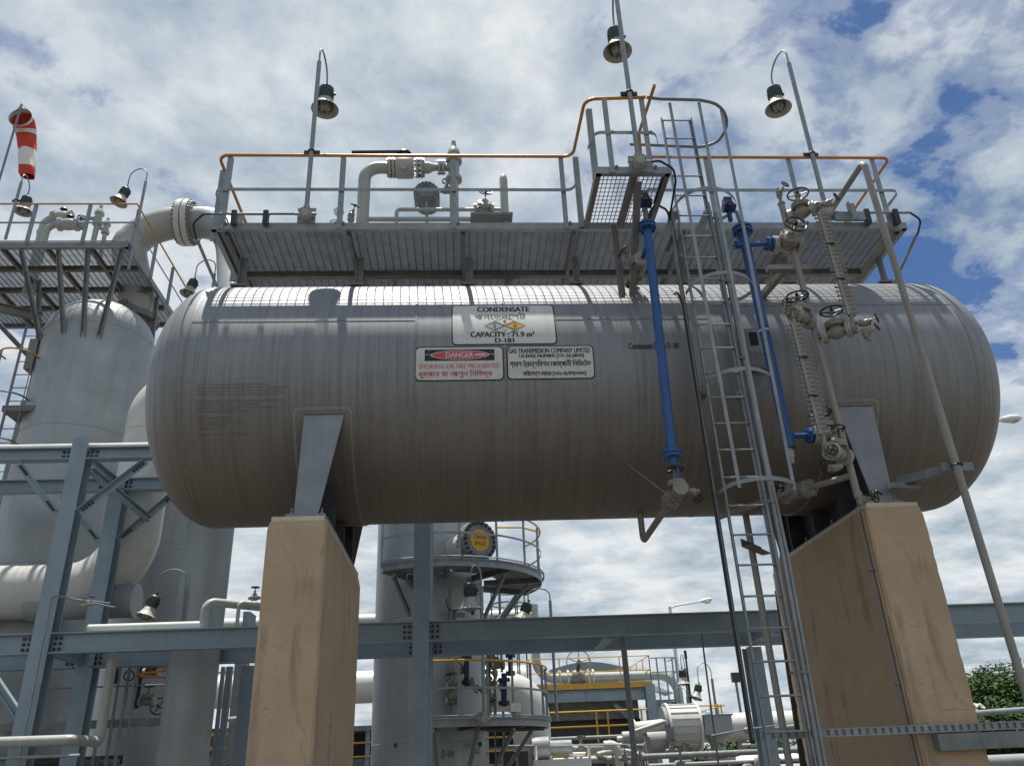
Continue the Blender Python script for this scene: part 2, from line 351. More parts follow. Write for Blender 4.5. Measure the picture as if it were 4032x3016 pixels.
def small_valve(parent, c, ax, st, s, mat='valve', name='needle_valve'):
    c = Vector(c); ax = Vector(ax).normalized(); st = Vector(st).normalized(); mb = MB()
    mb.lathe(c, ax, [(0,-.5*s),(.16*s,-.5*s),(.16*s,-.3*s),(.24*s,-.25*s),(.24*s,.25*s),(.16*s,.3*s),(.16*s,.5*s),(0,.5*s)], 10)
    mb.lathe(c, st, [(.2*s,0),(.2*s,.35*s),(.1*s,.4*s),(.1*s,.6*s),(.04*s,.6*s),(.04*s,.95*s)], 10)
    b = mb.build(name, mat, parent); wheel('handwheel', b, c+st*.9*s, st, .33*s, .045*s, 4); return b
# ------------------------------------------------------------------ ground
gm = MB(); gm.add([(-900,-300,0),(900,-300,0),(900,1500,0),(-900,1500,0)], [(0,1,2,3)])
go = gm.build('ground', 'ground', smooth=False); go['kind'] = 'structure'

# ------------------------------------------------------------------ condensate drum
XL, XR = -3.0145, 5.9282
tank = thing('storage_tank', 'long horizontal grey steel condensate tank with domed ends resting on concrete piers', 'tank', ((XL+XR)/2, 0, 4.0))
def tp(x, ph, r=TR): a = R_(ph); return (x, -r*math.sin(a), ZT+r*math.cos(a))
prof = [(TR*math.sin(math.pi/2*i/16), XL-TR/2*math.cos(math.pi/2*i/16)) for i in range(17)]
prof += [(TR, XL+(XR-XL)*i/24) for i in range(1, 24)]
prof += [(TR*math.cos(math.pi/2*i/16), XR+TR/2*math.sin(math.pi/2*i/16)) for i in range(17)]
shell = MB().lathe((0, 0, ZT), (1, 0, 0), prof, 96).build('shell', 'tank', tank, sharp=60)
for x in (XL, -.503, .495, 2.9, XR):
    mb = MB(); mb.lathe((x, 0, ZT), (1, 0, 0), [(TR-.01,-.018),(TR+.003,-.012),(TR+.0055,0),(TR+.003,.012),(TR-.01,.018)], 96); mb.build('weld_seam', 'seam', shell)
for x0, x1, ph in ((XL, -.503, 74), (.495, 2.9, 74.3), (2.9, XR, 66)):
    MB().bar(tp(x0, ph, TR-.003), tp(x1, ph, TR-.003), .022, .013, (0, -math.sin(R_(ph)), math.cos(R_(ph)))).build('weld_seam', 'seam', shell)
def patch(mb, x0, x1, p0, p1, r, t=.012, rad=0.0, nph=10):
    """curved sheet on the shell, rounded corners"""
    out = []
    if rad > 0:
        dp = math.degrees(rad/TR); q = 5
        for cx, cp, a0 in ((x1-rad, p0+dp, -90), (x1-rad, p1-dp, 0), (x0+rad, p1-dp, 90), (x0+rad, p0+dp, 180)):
            for k in range(q+1):
                a = R_(a0+90*k/q); out.append((cx+rad*math.cos(a), cp+dp*math.sin(a)))
        # rows between
        rows = sorted(set([round(p, 4) for _, p in out]+[p0+(p1-p0)*i/nph for i in range(nph+1)]))
        def ext(p):
            if p < p0+dp: k = (p0+dp-p)/dp
            elif p > p1-dp: k = (p-(p1-dp))/dp
            else: k = 0
            ins = rad*(1-math.sqrt(max(0, 1-min(1, k)**2))); return x0+ins, x1-ins
        rr = [(p, *ext(p)) for p in rows]
    else: rr = [(p0+(p1-p0)*i/nph, x0, x1) for i in range(nph+1)]
    vs = []; fs = []
    for p, a, b in rr: vs += [tp(a, p, r), tp(b, p, r), tp(a, p, r-t), tp(b, p, r-t)]
    for i in range(len(rr)-1):
        k = 4*i; fs += [(k, k+4, k+5, k+1), (k, k+2, k+6, k+4), (k+1, k+5, k+7, k+3)]
    fs += [(0, 1, 3, 2), (4*len(rr)-4, 4*len(rr)-2, 4*len(rr)-1, 4*len(rr)-3)]
    return mb.add(vs, fs)
# wear plates and saddles
for x0, x1, sx in ((-1.80, -1.21, 1), (4.17, 4.71, -1)):
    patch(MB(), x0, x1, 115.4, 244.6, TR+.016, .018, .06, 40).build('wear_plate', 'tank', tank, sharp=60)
    mb = MB()
    for k in range(25): pass
    patch(mb, x0-.022, x1+.022, 114.5, 245.5, TR+.009, .012, .07, 40).build('weld_seam', 'seam_light', tank, sharp=60)
    for side in (-1, 1):
        a, b = (-1.70, -1.27) if sx > 0 else (4.22, 4.65); c, d = (-1.72, -1.475) if sx > 0 else (4.375, 4.60)
        yt, zt_ = side*1.345, 5.16; yb, zb = side*1.385, 4.03; mb = MB()
        t = .018*side
        mb.add([(a,yt,zt_),(b,yt,zt_),(d,yb,zb),(c,yb,zb),(a,yt-t,zt_),(b,yt-t,zt_),(d,yb-t,zb),(c,yb-t,zb)], [(0,1,2,3),(7,6,5,4),(0,4,5,1),(1,5,6,2),(2,6,7,3),(3,7,4,0)])
        mb.build('saddle_plate', 'saddle', tank, smooth=False)
    xm = -1.60 if sx > 0 else 4.49; mb = MB(); n = 28
    vs = []
    for i in range(n+1):
        ph = 118+124*i/n; _, y, z = tp(0, ph, TR+.012)
        for xx in (xm-.012, xm+.012): vs += [(xx, y, z), (xx, y*1.02, 4.03)]
    fs = []
    for i in range(n):
        k = 4*i; fs += [(k, k+1, k+5, k+4), (k+2, k+6, k+7, k+3)]
    mb.add(vs, fs).build('saddle_web', 'saddle_shaded', tank, smooth=False)
    for y in (-.75, 0, .75):
        zt2 = ZT-math.sqrt(TR*TR-y*y)-.014
        mb = MB(); mb.box((xm-.2, y-.01, 4.03), (xm-.013, y+.01, zt2)); mb.box((xm+.013, y-.01, 4.03), (xm+.2, y+.01, zt2)); mb.build('saddle_rib', 'saddle_shaded', tank, smooth=False)
    sb_ = MB().box((xm-.2, -1.40, 3.998), (xm+.2, 1.40, 4.028)).build('saddle_base', 'saddle', tank, smooth=False)
    ab = MB(); ab.cyl((0,0,0), (0,0,.03), .026, 6); ab.cyl((0,0,.03), (0,0,.075), .014, 8)
    each('anchor_bolt', 'bolt', sb_, ab, [(xm+dx, y, 4.028) for dx in (-.15, .15) for y in (-1.33, -.4, .4, 1.33)])
    a, b = (-1.70, -1.27) if sx > 0 else (4.22, 4.65); MB().cyl((a, -1.356, 5.158), (b, -1.356, 5.158), .011, 6).build('weld_bead', 'seam', tank)

# ---- lettering
_tmpc = []
def text_mesh(s):
    cu = bpy.data.curves.new('t', 'FONT'); cu.body = s; cu.resolution_u = 3; ob = bpy.data.objects.new('t', cu); COL.objects.link(ob)
    me = bpy.data.meshes.new_from_object(ob.evaluated_get(bpy.context.evaluated_depsgraph_get()))
    vs = [v.co.copy() for v in me.vertices]; fs = [tuple(p.vertices) for p in me.polygons]
    COL.objects.unlink(ob); bpy.data.objects.remove(ob); bpy.data.curves.remove(cu); bpy.data.meshes.remove(me); return vs, fs
def fit_text(s, u0, u1, v0, v1):
    vs, fs = text_mesh(s); xs = [v.x for v in vs]; ys = [v.y for v in vs]; ax, bx, ay, by = min(xs), max(xs), min(ys), max(ys)
    return [(u0+(v.x-ax)/(bx-ax)*(u1-u0), v0+(v.y-ay)/(by-ay)*(v1-v0)) for v in vs], fs
def shell_text(parent, s, mat, u0, u1, p0, p1, r, name='lettering', bold=0):
    """u: metres along the shell, p: degrees from the crown; p0 is the top of the letters"""
    uv, fs = fit_text(s, u0, u1, p1, p0); mb = MB()
    if bold:
        for du in (-bold, bold): mb.add([tp(u+du, p, r+.0004*(du > 0)) for u, p in uv], fs)
    else: mb.add([tp(u, p, r) for u, p in uv], fs)
    return mb.build(name, mat, parent, smooth=False)
def curved_poly(parent, name, mat, pts, r):
    return MB().add([tp(u, p, r) for u, p in pts], [tuple(range(len(pts)))]).build(name, mat, parent, smooth=False)
def ring_poly(parent, name, mat, pts, wd, r):
    cu = sum(p[0] for p in pts)/len(pts); cp = sum(p[1] for p in pts)/len(pts); k = math.degrees(1/TR)
    vs = []; n = len(pts)
    for u, p in pts:
        vs.append(tp(u, p, r)); d = math.hypot(u-cu, (p-cp)/k); f = 1-wd/d; vs.append(tp(cu+(u-cu)*f, cp+(p-cp)*f, r))
    return MB().add(vs, [(2*i, 2*i+1, (2*i+3) % (2*n), (2*i+2) % (2*n)) for i in range(n)]).build(name, mat, parent, smooth=False)
def sign_board(x0, x1, p0, p1):
    bd = patch(MB(), x0, x1, p0, p1, TR+.004, .006, .05, 14).build('sign_border', 'print_worn', tank, sharp=60)
    d = .014; dd = math.degrees(d/TR)
    patch(MB(), x0+d, x1-d, p0+dd, p1-dd, TR+.006, .003, .042, 14).build('sign_face', 'print_white', bd, sharp=60); return bd
RS = TR+.0085
s1 = sign_board(-.10, 1.09, 64.4, 88.3)
shell_text(s1, 'CONDENSATE', 'print_black', .20, .80, 66.0, 69.5, RS, bold=.004)
shell_text(s1, 'কনেডনেসট', 'print_black', .165, .75, 70.0, 74.2, RS, bold=.002)
cu, cp, hu, hp = .505, 78.2, .235, 5.2
L4 = lambda du, dp: [(cu+du, cp+dp-hp/2), (cu+du+hu/2, cp+dp), (cu+du, cp+dp+hp/2), (cu+du-hu/2, cp+dp)]
for du, dp, mt, ch in ((0, -hp/2, 'print_pink', '4'), (-hu/2, 0, 'print_green', '2'), (hu/2, 0, 'print_amber', '0'), (0, hp/2, 'print_white', '-')):
    curved_poly(s1, 'hazard_diamond', mt, L4(du, dp), RS-.0008); ring_poly(s1, 'diamond_outline', 'print_black', L4(du, dp), .009, RS)
    w_ = .016 if ch != '-' else .022; h_ = 1.15 if ch != '-' else .15
    shell_text(s1, ch, 'print_black', cu+du-w_, cu+du+w_, cp+dp-h_, cp+dp+h_, RS+.001, bold=.002)
shell_text(s1, 'CAPACITY : 71.9 m³', 'print_black', .115, .835, 81.6, 84.4, RS, bold=.004)
shell_text(s1, 'D-181', 'print_black', .39, .60, 85.0, 87.3, RS, bold=.004)
s2 = sign_board(-.507, .478, 88.9, 104.5)
curved_poly(s2, 'danger_panel', 'print_worn', [(-.40, 90.4), (.375, 90.4), (.375, 95.6), (-.40, 95.6)], RS-.001)
el = lambda a, b: [(-.01+a*math.cos(2*math.pi*i/40), 93.0+b*math.sin(2*math.pi*i/40)) for i in range(40)]
curved_poly(s2, 'danger_oval', 'print_white', el(.325, 2.15), RS-.0003); curved_poly(s2, 'danger_oval', 'print_red', el(.31, 1.9), RS+.0004)
curved_poly(s2, 'danger_oval', 'print_pink', [(.215+.065*math.cos(2*math.pi*i/30), 93.0+.55*math.sin(2*math.pi*i/30)) for i in range(30)], RS+.0008)
shell_text(s2, 'DANGER', 'print_white', -.165, .14, 91.8, 94.2, RS+.0014, bold=.002)
shell_text(s2, 'SMOKING OR FIRE PROHIBITED', 'print_red_faded', -.465, .43, 97.0, 99.0, RS, bold=.0018)
shell_text(s2, 'ধূমপান বা আগুন িনিষদ্ধ', 'print_red', -.465, .345, 99.7, 103.2, RS, bold=.002)
s3 = sign_board(.510, 1.493, 88.9, 104.3)
shell_text(s3, 'GAS TRANSMISSION COMPANY LIMITED', 'print_black', .535, 1.45, 90.2, 92.5, RS, bold=.0018)
shell_text(s3, 'LICENSE NUMBER [131-3(L)0030]', 'print_black', .655, 1.375, 93.0, 95.0, RS, bold=.002)
shell_text(s3, 'গ্যাস ট্রান্সিমশন েকাম্পানী িলিমেটড', 'print_black', .545, 1.455, 95.6, 99.4, RS, bold=.0018)
shell_text(s3, 'লাইেসন্স নম্বর [১৩১-৩(এল)০০৩০]', 'print_black', .685, 1.39, 100.2, 103.2, RS, bold=.002)
shell_text(tank, 'Condensate Drum D-181', 'print_black', 1.90, 2.475, 88.0, 91.0, TR+.003, bold=.002)
# faded shipping stencil on the left of the shell
for i, (ln, wd) in enumerate((('PORT OF LOADING: ULSAN PORT, KOREA', .76), ('PORT OF DISCHARGE: CHITTAGONG PORT, BANGLADESH', .98), ('FINAL DESTINATION: ASHUGANJ / BANGLADESH', .90), ('PROJECT OWNER: GAS TRANSMISSION COMPANY LTD.', .95), ('', 0), ('CONTRACTOR: HYUNDAI ENGINEERING COMPANY LTD', .94), ('CONTRACT NO: (P) / 2012 (K/GB)', .66), ('PROJECT: COMPRESSOR STATION PROJECT', .86), ('PLACE OF ORIGIN: KOREA', .58), ('', 0), ('ITEM: DRUM D-181', .36), ('PACKAGE NO:   131 / 1', .55), ('NET WEIGHT (KG):', .32), ('GROSS WEIGHT:', .30), ('', 0), ('DIMENSION (L x W x H):  METERS', .55))):
    if ln: p = 104.2+i*1.38; shell_text(tank, ln, 'print_faded', -2.85, -2.85+wd, p, p+.95, TR+.003, 'stencil_line')
# name plate bracket
mb = MB(); mb.box((3.23, -1.60, 5.52), (3.47, -1.49, 6.02)); np_ = mb.build('nameplate_box', 'galv_dull', tank, smooth=False)
MB().box((3.245, -1.606, 5.72), (3.455, -1.601, 6.00)).build('nameplate', 'galv', np_, smooth=False)
MB().box((3.262, -1.6105, 5.80), (3.36, -1.607, 5.97)).build('plate_text_block', 'print_black', np_, smooth=False)
for k in range(6): MB().box((3.262 if k > 3 else 3.375, -1.6105, 5.775-.016*k if k > 3 else 5.955-.036*k), (3.44, -1.607, 5.782-.016*k if k > 3 else 5.962-.036*k)).build('plate_text_line', 'valve_white', np_, smooth=False)
MB().box((3.245, -1.606, 5.55), (3.455, -1.601, 5.705)).build('nameplate', 'galv_dull', np_, smooth=False)

# ------------------------------------------------------------------ concrete piers
def pier(x0, x1, label, y0=-1.447, y1=1.447, z1=3.997):
    p = thing('concrete_pier', label, 'pier', ((x0+x1)/2, 0, 0), 'concrete piers under the condensate tank')
    mb = MB(); z2 = z1-.05; rnd = random.Random(int(x0*100)); nz = 46; vs = []; k = 8; xm, ym = (x0+x1)/2, (y0+y1)/2
    for i in range(nz+1):
        z = -.1+(z2+.1)*i/nz; e = .018 if i == nz else 0
        cs = [.014+.014*rnd.random()+(.03*rnd.random() if rnd.random() < .07 else 0) for _ in range(4)]
        o = [(x0+cs[0],y0),(x1-cs[1],y0),(x1,y0+cs[1]),(x1,y1-cs[2]),(x1-cs[2],y1),(x0+cs[3],y1),(x0,y1-cs[3]),(x0,y0+cs[0])]
        vs += [(x-(e if x > xm else -e), y-(e if y > ym else -e), z) for x, y in o]
    fs = [(r*k+i, r*k+(i+1) % k, (r+1)*k+(i+1) % k, (r+1)*k+i) for r in range(nz) for i in range(k)]+[tuple(range(nz*k, nz*k+k))]
    mb.add(vs, fs).build('shaft', 'concrete', p, smooth=False)
    MB().box((x0+.03, y0+.03, z2), (x1-.03, y1-.03, z1)).build('grout_cap', material('grout', (.62, .54, .40), .85, 0, .15, 5) if 'grout' not in M else 'grout', p, smooth=False)
    return p
pier(-1.962, -1.372, 'tan concrete pier under the left saddle of the tank')
pr = pier(4.226, 4.856, 'tan concrete pier under the right saddle, beside the caged ladder')
MB().box((4.50, -1.452, 1.95), (4.78, -1.444, 2.45)).build('repair_patch', 'concrete', pr, smooth=False)
# ------------------------------------------------------------------ walkway on the tank
WX0, WX1, WY, WZ, BYK = -3.014, 5.748, -1.27, 7.745, 1.12
wk = thing('walkway_platform', 'galvanised grating walkway with orange top rail along the crown of the tank', 'walkway', ((WX0+WX1)/2, 0, 7.35))
H = 8.792
def chan(a, b, name='frame_beam', mat='galv_dull', w=.06, h=.095, side=1): return MB().channel(a, b, w, h, .009, (0,0,1), side).build(name, mat, wk, smooth=False)
zc = WZ-.0425
chan((WX0, WY, zc), (WX1, WY, zc), 'fascia_channel', 'galv', side=-1)
chan((WX0, BYK, zc), (WX1, BYK, zc), 'fascia_channel', 'galv', side=1)
chan((WX0, WY+.003, zc), (WX0, BYK-.003, zc), 'fascia_channel', 'galv', side=1); chan((WX1, WY+.003, zc), (WX1, BYK-.003, zc), 'fascia_channel', 'galv', side=-1)
crossx = (-2.865, -1.388, .029, 1.428, 2.836, 4.253, 5.573)
for x in crossx:
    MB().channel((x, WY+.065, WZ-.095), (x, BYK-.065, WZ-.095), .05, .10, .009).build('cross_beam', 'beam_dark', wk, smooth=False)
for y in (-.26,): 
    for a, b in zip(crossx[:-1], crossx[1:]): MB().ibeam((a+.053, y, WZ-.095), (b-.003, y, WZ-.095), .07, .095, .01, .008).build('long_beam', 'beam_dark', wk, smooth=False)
for x in crossx:
    for y in (-.60, .60):
        zt_ = ZT+math.sqrt(TR*TR-y*y)-.01
        mb = MB(); mb.angle((x+.056, y, zt_), (x+.056, y, WZ-.055), .09, .09, .008, (0, -1, 0)); mb.build('support_leg', 'galv_dull', wk, smooth=False)
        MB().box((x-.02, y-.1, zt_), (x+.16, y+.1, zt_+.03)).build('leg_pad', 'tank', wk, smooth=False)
def grating(x0, x1, y0, y1, zt, bx, by, name='grating_panel', par=None, hb=.028, mat='grating'):
    """bearing bars along the first axis given by bx>by"""
    mb = MB()
    ny = max(1, round((y1-y0)/by)); nx = max(1, round((x1-x0)/bx))
    bear_x = by < bx
    for i in range(ny+1):
        y = y0+(y1-y0)*i/ny; t, hh = (.0034, hb) if bear_x else (.0035, .008)
        mb.box((x0, y-t, zt-hh), (x1, y+t, zt-.0005 if bear_x else zt-.001))
    rods = MB() if bear_x else mb
    for i in range(nx+1):
        x = x0+(x1-x0)*i/nx; t, hh = (.0044, hb+.002) if bear_x else (.0025, hb)
        rods.box((x-t, y0, zt-hh), (x+t, y1, zt))
    o = mb.build(name, mat, par or wk, smooth=False); o['kind'] = 'stuff'
    if bear_x: r_ = rods.build('cross_rods', 'grating_rod_shaded', o, smooth=False); r_['kind'] = 'stuff'
    return o
gx = (WX0+.01,)+crossx[1:-1]+(WX1-.01,)
for a, b in zip(gx[:-1], gx[1:]):
    grating(a+.004, b-.004, WY+.012, -.252, WZ, .10, .035); grating(a+.004, b-.004, -.244, BYK-.012, WZ, .10, .035)
def post(p, h=H, sx=1, par=None, z0=WZ-.085, w=.062, t=.007, bolt=True, upv=(0,-1,0)):
    par = par or wk
    o = MB().angle((p[0], p[1], z0), (p[0], p[1], h-.012), w*sx, w, t, (0, 1, 0)).build('rail_post', 'galv', par, smooth=False)
    if bolt:
        for z in (WZ-.01, WZ+.502): MB().lathe((p[0]+.02*sx, p[1]-.004, z), (0, -1, 0), [(.02, 0), (.02, .012), (.012, .02), (0, .022)], 8).build('bolt', 'bolt', o)
    return o
for x in (-2.865, -1.442, -.031, 1.369): post((x, WY-.012))
for x in (3.295, 4.415): post((x, WY-.012))
post((5.564, WY-.012))
for x in (-3.032, 5.73):
    for y in (WY+.25, -.1, .85): post((x+.0, y), bolt=False)
for x in (-2.2, -.6, 1.0, 2.6, 4.2, 5.5): post((x, BYK+.02), bolt=False)
def rail(pts, r, name, mat, par=None, rad=.12): return MB().tube(fillet(pts, rad, 6), r, 10).build(name, mat, par or wk)
def flat_rail(pts, name='mid_rail', mat='galv', par=None, h=.045, t=.007, rad=.1, upv=(0,0,1)):
    q = fillet(pts, rad, 6); vs = []; fs = []
    for i, p in enumerate(q):
        d = (q[min(i+1, len(q)-1)]-q[max(0, i-1)]).normalized(); s_ = d.cross(Vector(upv)).normalized()
        for a, b in ((-1,-1),(1,-1),(1,1),(-1,1)): vs.append(p+s_*a*t/2+Vector(upv)*b*h/2)
    n = len(q)
    for i in range(n-1):
        for j in range(4): fs.append((i*4+j, i*4+(j+1) % 4, i*4+4+(j+1) % 4, i*4+4+j))
    fs += [(3,2,1,0), (4*n-4, 4*n-3, 4*n-2, 4*n-1)]
    return MB().add(vs, fs).build(name, mat, par or wk, smooth=False)
LXa, LXb, LY = 1.564, 2.42, -2.313
rail([(5.4, BYK+.03, H), (WX0-.03, BYK+.03, H), (WX0-.03, WY-.02, H), (1.496, WY-.02, H), (1.525, LY+.02, H), (2.249, LY-.02, H)], .021, 'top_rail', 'orange', rad=.13)
rail([(2.32, -2.52, H), (2.288, -1.72, H), (2.40, WY-.02, H), (WX1+.03, WY-.02, H), (WX1+.03, BYK+.03, H), (5.42, BYK+.03, H)], .021, 'top_rail', 'orange', rad=.1)
zm = WZ+.493
flat_rail([(WX0-.02, .9, zm), (WX0-.02, WY-.03, zm), (1.457, WY-.03, zm), (1.496, WY-.25, zm)])
flat_rail([(1.545, LY+.25, zm), (1.584, LY-.02, zm), (2.308, LY-.02, zm), (2.386, LY+.2, zm)])
flat_rail([(2.415, WY-.03, zm), (WX1+.02, WY-.03, zm), (WX1+.02, .9, zm)])
# landing that sticks out beside the ladder
ld = thing('ladder_landing', 'small square grating landing jutting out from the walkway next to the ladder top', 'landing', ((LXa+LXb)/2, LY, 7.6))
MB().channel((LXa, LY, zc), (LXb, LY, zc), .06, .095, .009, (0,0,1), -1).build('frame_beam', 'galv', ld, smooth=False)
MB().channel((LXa, LY+.003, zc), (LXa, WY-.004, zc), .06, .095, .009).build('frame_beam', 'beam_dark', ld, smooth=False)
MB().channel((LXb, LY+.003, zc), (LXb, WY-.004, zc), .06, .095, .009, side=-1).build('frame_beam', 'beam_dark', ld, smooth=False)
MB().channel((1.985, LY+.065, zc-.005), (1.985, WY-.004, zc-.005), .07, .085, .009).build('cross_beam', 'beam_dark', ld, smooth=False)
grating(LXa+.064, 1.981, LY+.066, WY-.006, WZ, .052, .075, par=ld, hb=.025); grating(1.989, LXb-.064, LY+.066, WY-.006, WZ, .052, .075, par=ld, hb=.025)
MB().angle((2.034, -2.186, WZ-.1), (2.034, -1.286, 6.64), .075, .075, .008, (0,0,1)).build('knee_brace', 'beam_dark', ld, smooth=False)
MB().angle((1.956, -1.345, WZ-.1), (1.956, -1.345, 6.60), .07, .07, .008, (0,-1,0)).build('support_leg', 'beam_dark', ld, smooth=False)
for p in ((1.506, WY-.03), (1.564, LY+.16)): post(p, sx=-1, par=ld, bolt=False)
for p in ((1.78, LY-.012), (2.229, LY-.012)): post(p, par=ld)
# ------------------------------------------------------------------ caged ladder
la = thing('caged_ladder', 'tall galvanised ladder with hooped safety cage rising from the ground to the walkway', 'ladder', (2.83, -1.7, 0))
def lx(z): return 2.64-.012*(z-5)*.8, 3.045-.012*(z-5)
for k in (0, 1):
    MB().angle((lx(0)[k], -1.70, 0), (lx(9.05)[k], -1.70, 9.05), .034, .05, .007, (0, -1, 0), side=1 if k == 0 else -1).build('stringer', 'galv', la, smooth=False)
z = .31
while z < 9.02:
    a, b = lx(z); MB().cyl((a+.006, -1.725, z), (b-.006, -1.725, z), .011, 8).build('rung', 'galv', la); z += .3
hp_ = [(2.600, -1.72), (2.64, -1.95), (2.78, -2.11), (2.98, -2.155), (3.18, -2.07), (3.325, -1.90), (3.35, -1.74), (3.25, -1.58), (3.075, -1.60)]
def spline(pts, n=5):
    pts = [Vector(p) for p in pts]; out = []
    for i in range(len(pts)-1):
        p0, p1, p2, p3 = pts[max(i-1, 0)], pts[i], pts[i+1], pts[min(i+2, len(pts)-1)]
        for k in range(n):
            t = k/n; out.append(.5*((2*p1)+(p2-p0)*t+(2*p0-5*p1+4*p2-p3)*t*t+(3*p1-p0-3*p2+p3)*t**3))
    out.append(pts[-1]); return out
for z in (4.05, 5.24, 6.42, 7.58):
    o = flat_rail(spline([(x-.010*(z-4), y, z) for x, y in hp_]), 'cage_hoop', 'galv', la, h=.042, t=.006, rad=0)
for (a, b) in (((2.70, -2.07), (2.557, -2.274)), ((2.985, -2.150), (2.914, -2.284)), ((3.29, -1.96), (3.227, -2.157))):
    d = Vector((b[0]-a[0], b[1]-a[1], 0)); mb = MB(); mb.bar((a[0], a[1]+.012, 3.99), (b[0], b[1]+.012, H-.015), .036, .006, (0, -1, 0)); mb.build('cage_strap', 'galv', la, smooth=False)
rail([(2.268, -2.327, H+.002), (2.444, -2.308, H), (2.914, -2.298, H)]+[tuple(p) for p in spline([(2.933, -2.293, H), (3.129, -2.235, H), (3.285, -2.088, H), (3.378, -1.853, H), (3.344, -1.60, H), (3.178, -1.492, H), (3.03, -1.487, H)])]+[(2.21, -1.526, H)], .020, 'cage_top_rail', 'galv_dull', la, rad=0)
for x in (2.6, 3.0): MB().box((x-.05, -1.72, 7.56), (x+.05, -1.275, 7.59)).build('stand_off', 'galv', la, smooth=False)
for z, yb in ((5.2, -1.5),):
    for k in (0, 1): MB().bar((lx(z)[k], -1.69, z), (lx(z)[k], yb, z), .06, .05).build('stand_off', 'galv_dull', la, smooth=False)
# cable tray beside the ladder
ct = thing('cable_tray', 'narrow vertical cable tray with a black cable up the left side of the ladder', 'cable tray', (2.56, -1.66, 1.7))
a, b = V(2.560, -1.66, 1.75), V(2.530, -1.66, 7.60)
MB().channel(a, b, .03, .075, .004, (0, -1, 0)).build('tray', 'galv_dull', ct, smooth=False)
for k, off in enumerate((.0, -.022)):
    MB().tube(fillet([(2.56+.02+off, -1.685, 1.72), (2.535+off+.02, -1.685, 7.45), (2.50, -1.70, 7.62), (2.36, -1.72, 7.70), (2.22, -1.80, 7.40)] if k == 0 else [(2.58+off, -1.69, 1.72), (2.555+off, -1.69, 6.3), (2.47+off, -1.74, 6.52), (2.46+off, -1.73, 6.40)], .06, 5), .014, 8).build('cable', 'rubber', ct)
MB().bar((2.45, -1.66, 7.05), (2.57, -1.66, 7.30), .05, .02, (0,-1,0)).build('cable_bracket', 'bolt_dark', ct, smooth=False)
cdt = thing('conduit_bundle', 'bundle of galvanised conduits clamped along the right side of the ladder', 'conduits', (3.1, -1.66, 0))
for k, (dx, r, z1) in enumerate(((3.085, .026, 7.75), (3.155, .026, 7.6), (3.205, .018, 5.4))):
    MB().tube([(dx+.02-(.02 if k < 2 else .03)*3, -1.655, 0.0) if False else (dx-.01, -1.655, 0), (dx+.012, -1.655, 3.4), (dx-.045, -1.655, z1)], r, 10).build('conduit', 'galv', cdt)
for z in (.9, 2.3, 3.95, 5.6, 6.6): MB().box((3.03, -1.69, z), (3.19, -1.625, z+.02)).build('pipe_clamp', 'galv_dull', cdt, smooth=False)

# slotted strut across the right pier
sb = thing('slotted_strut', 'long slotted galvanised steel strut running level across the right pier front', 'strut', (4, -1.5, 1.8))
a, b = V(2.73, -1.50, 1.79), V(9.0, -1.50, 1.79); mb = MB()
mb.bar(a+V(0,0,.03), b+V(0,0,.03), .03, .012); mb.bar(a-V(0,0,.03), b-V(0,0,.03), .03, .012)
x = 2.76
while x < 6.6: mb.box((x, -1.512, 1.764), (x+.045, -1.506, 1.816)); x += .075
mb.box((6.6, -1.512, 1.764), (9, -1.506, 1.816)); mb.build('slotted_face', 'galv', sb, smooth=False)
MB().box((2.73, -1.503, 1.762), (9.0, -1.497, 1.818)).build('strut_back', 'beam_dark', sb, smooth=False)
MB().box((4.35, -1.56, 1.60), (9.0, -1.46, 1.74)).build('lower_channel', 'galv_dull', sb, smooth=False)

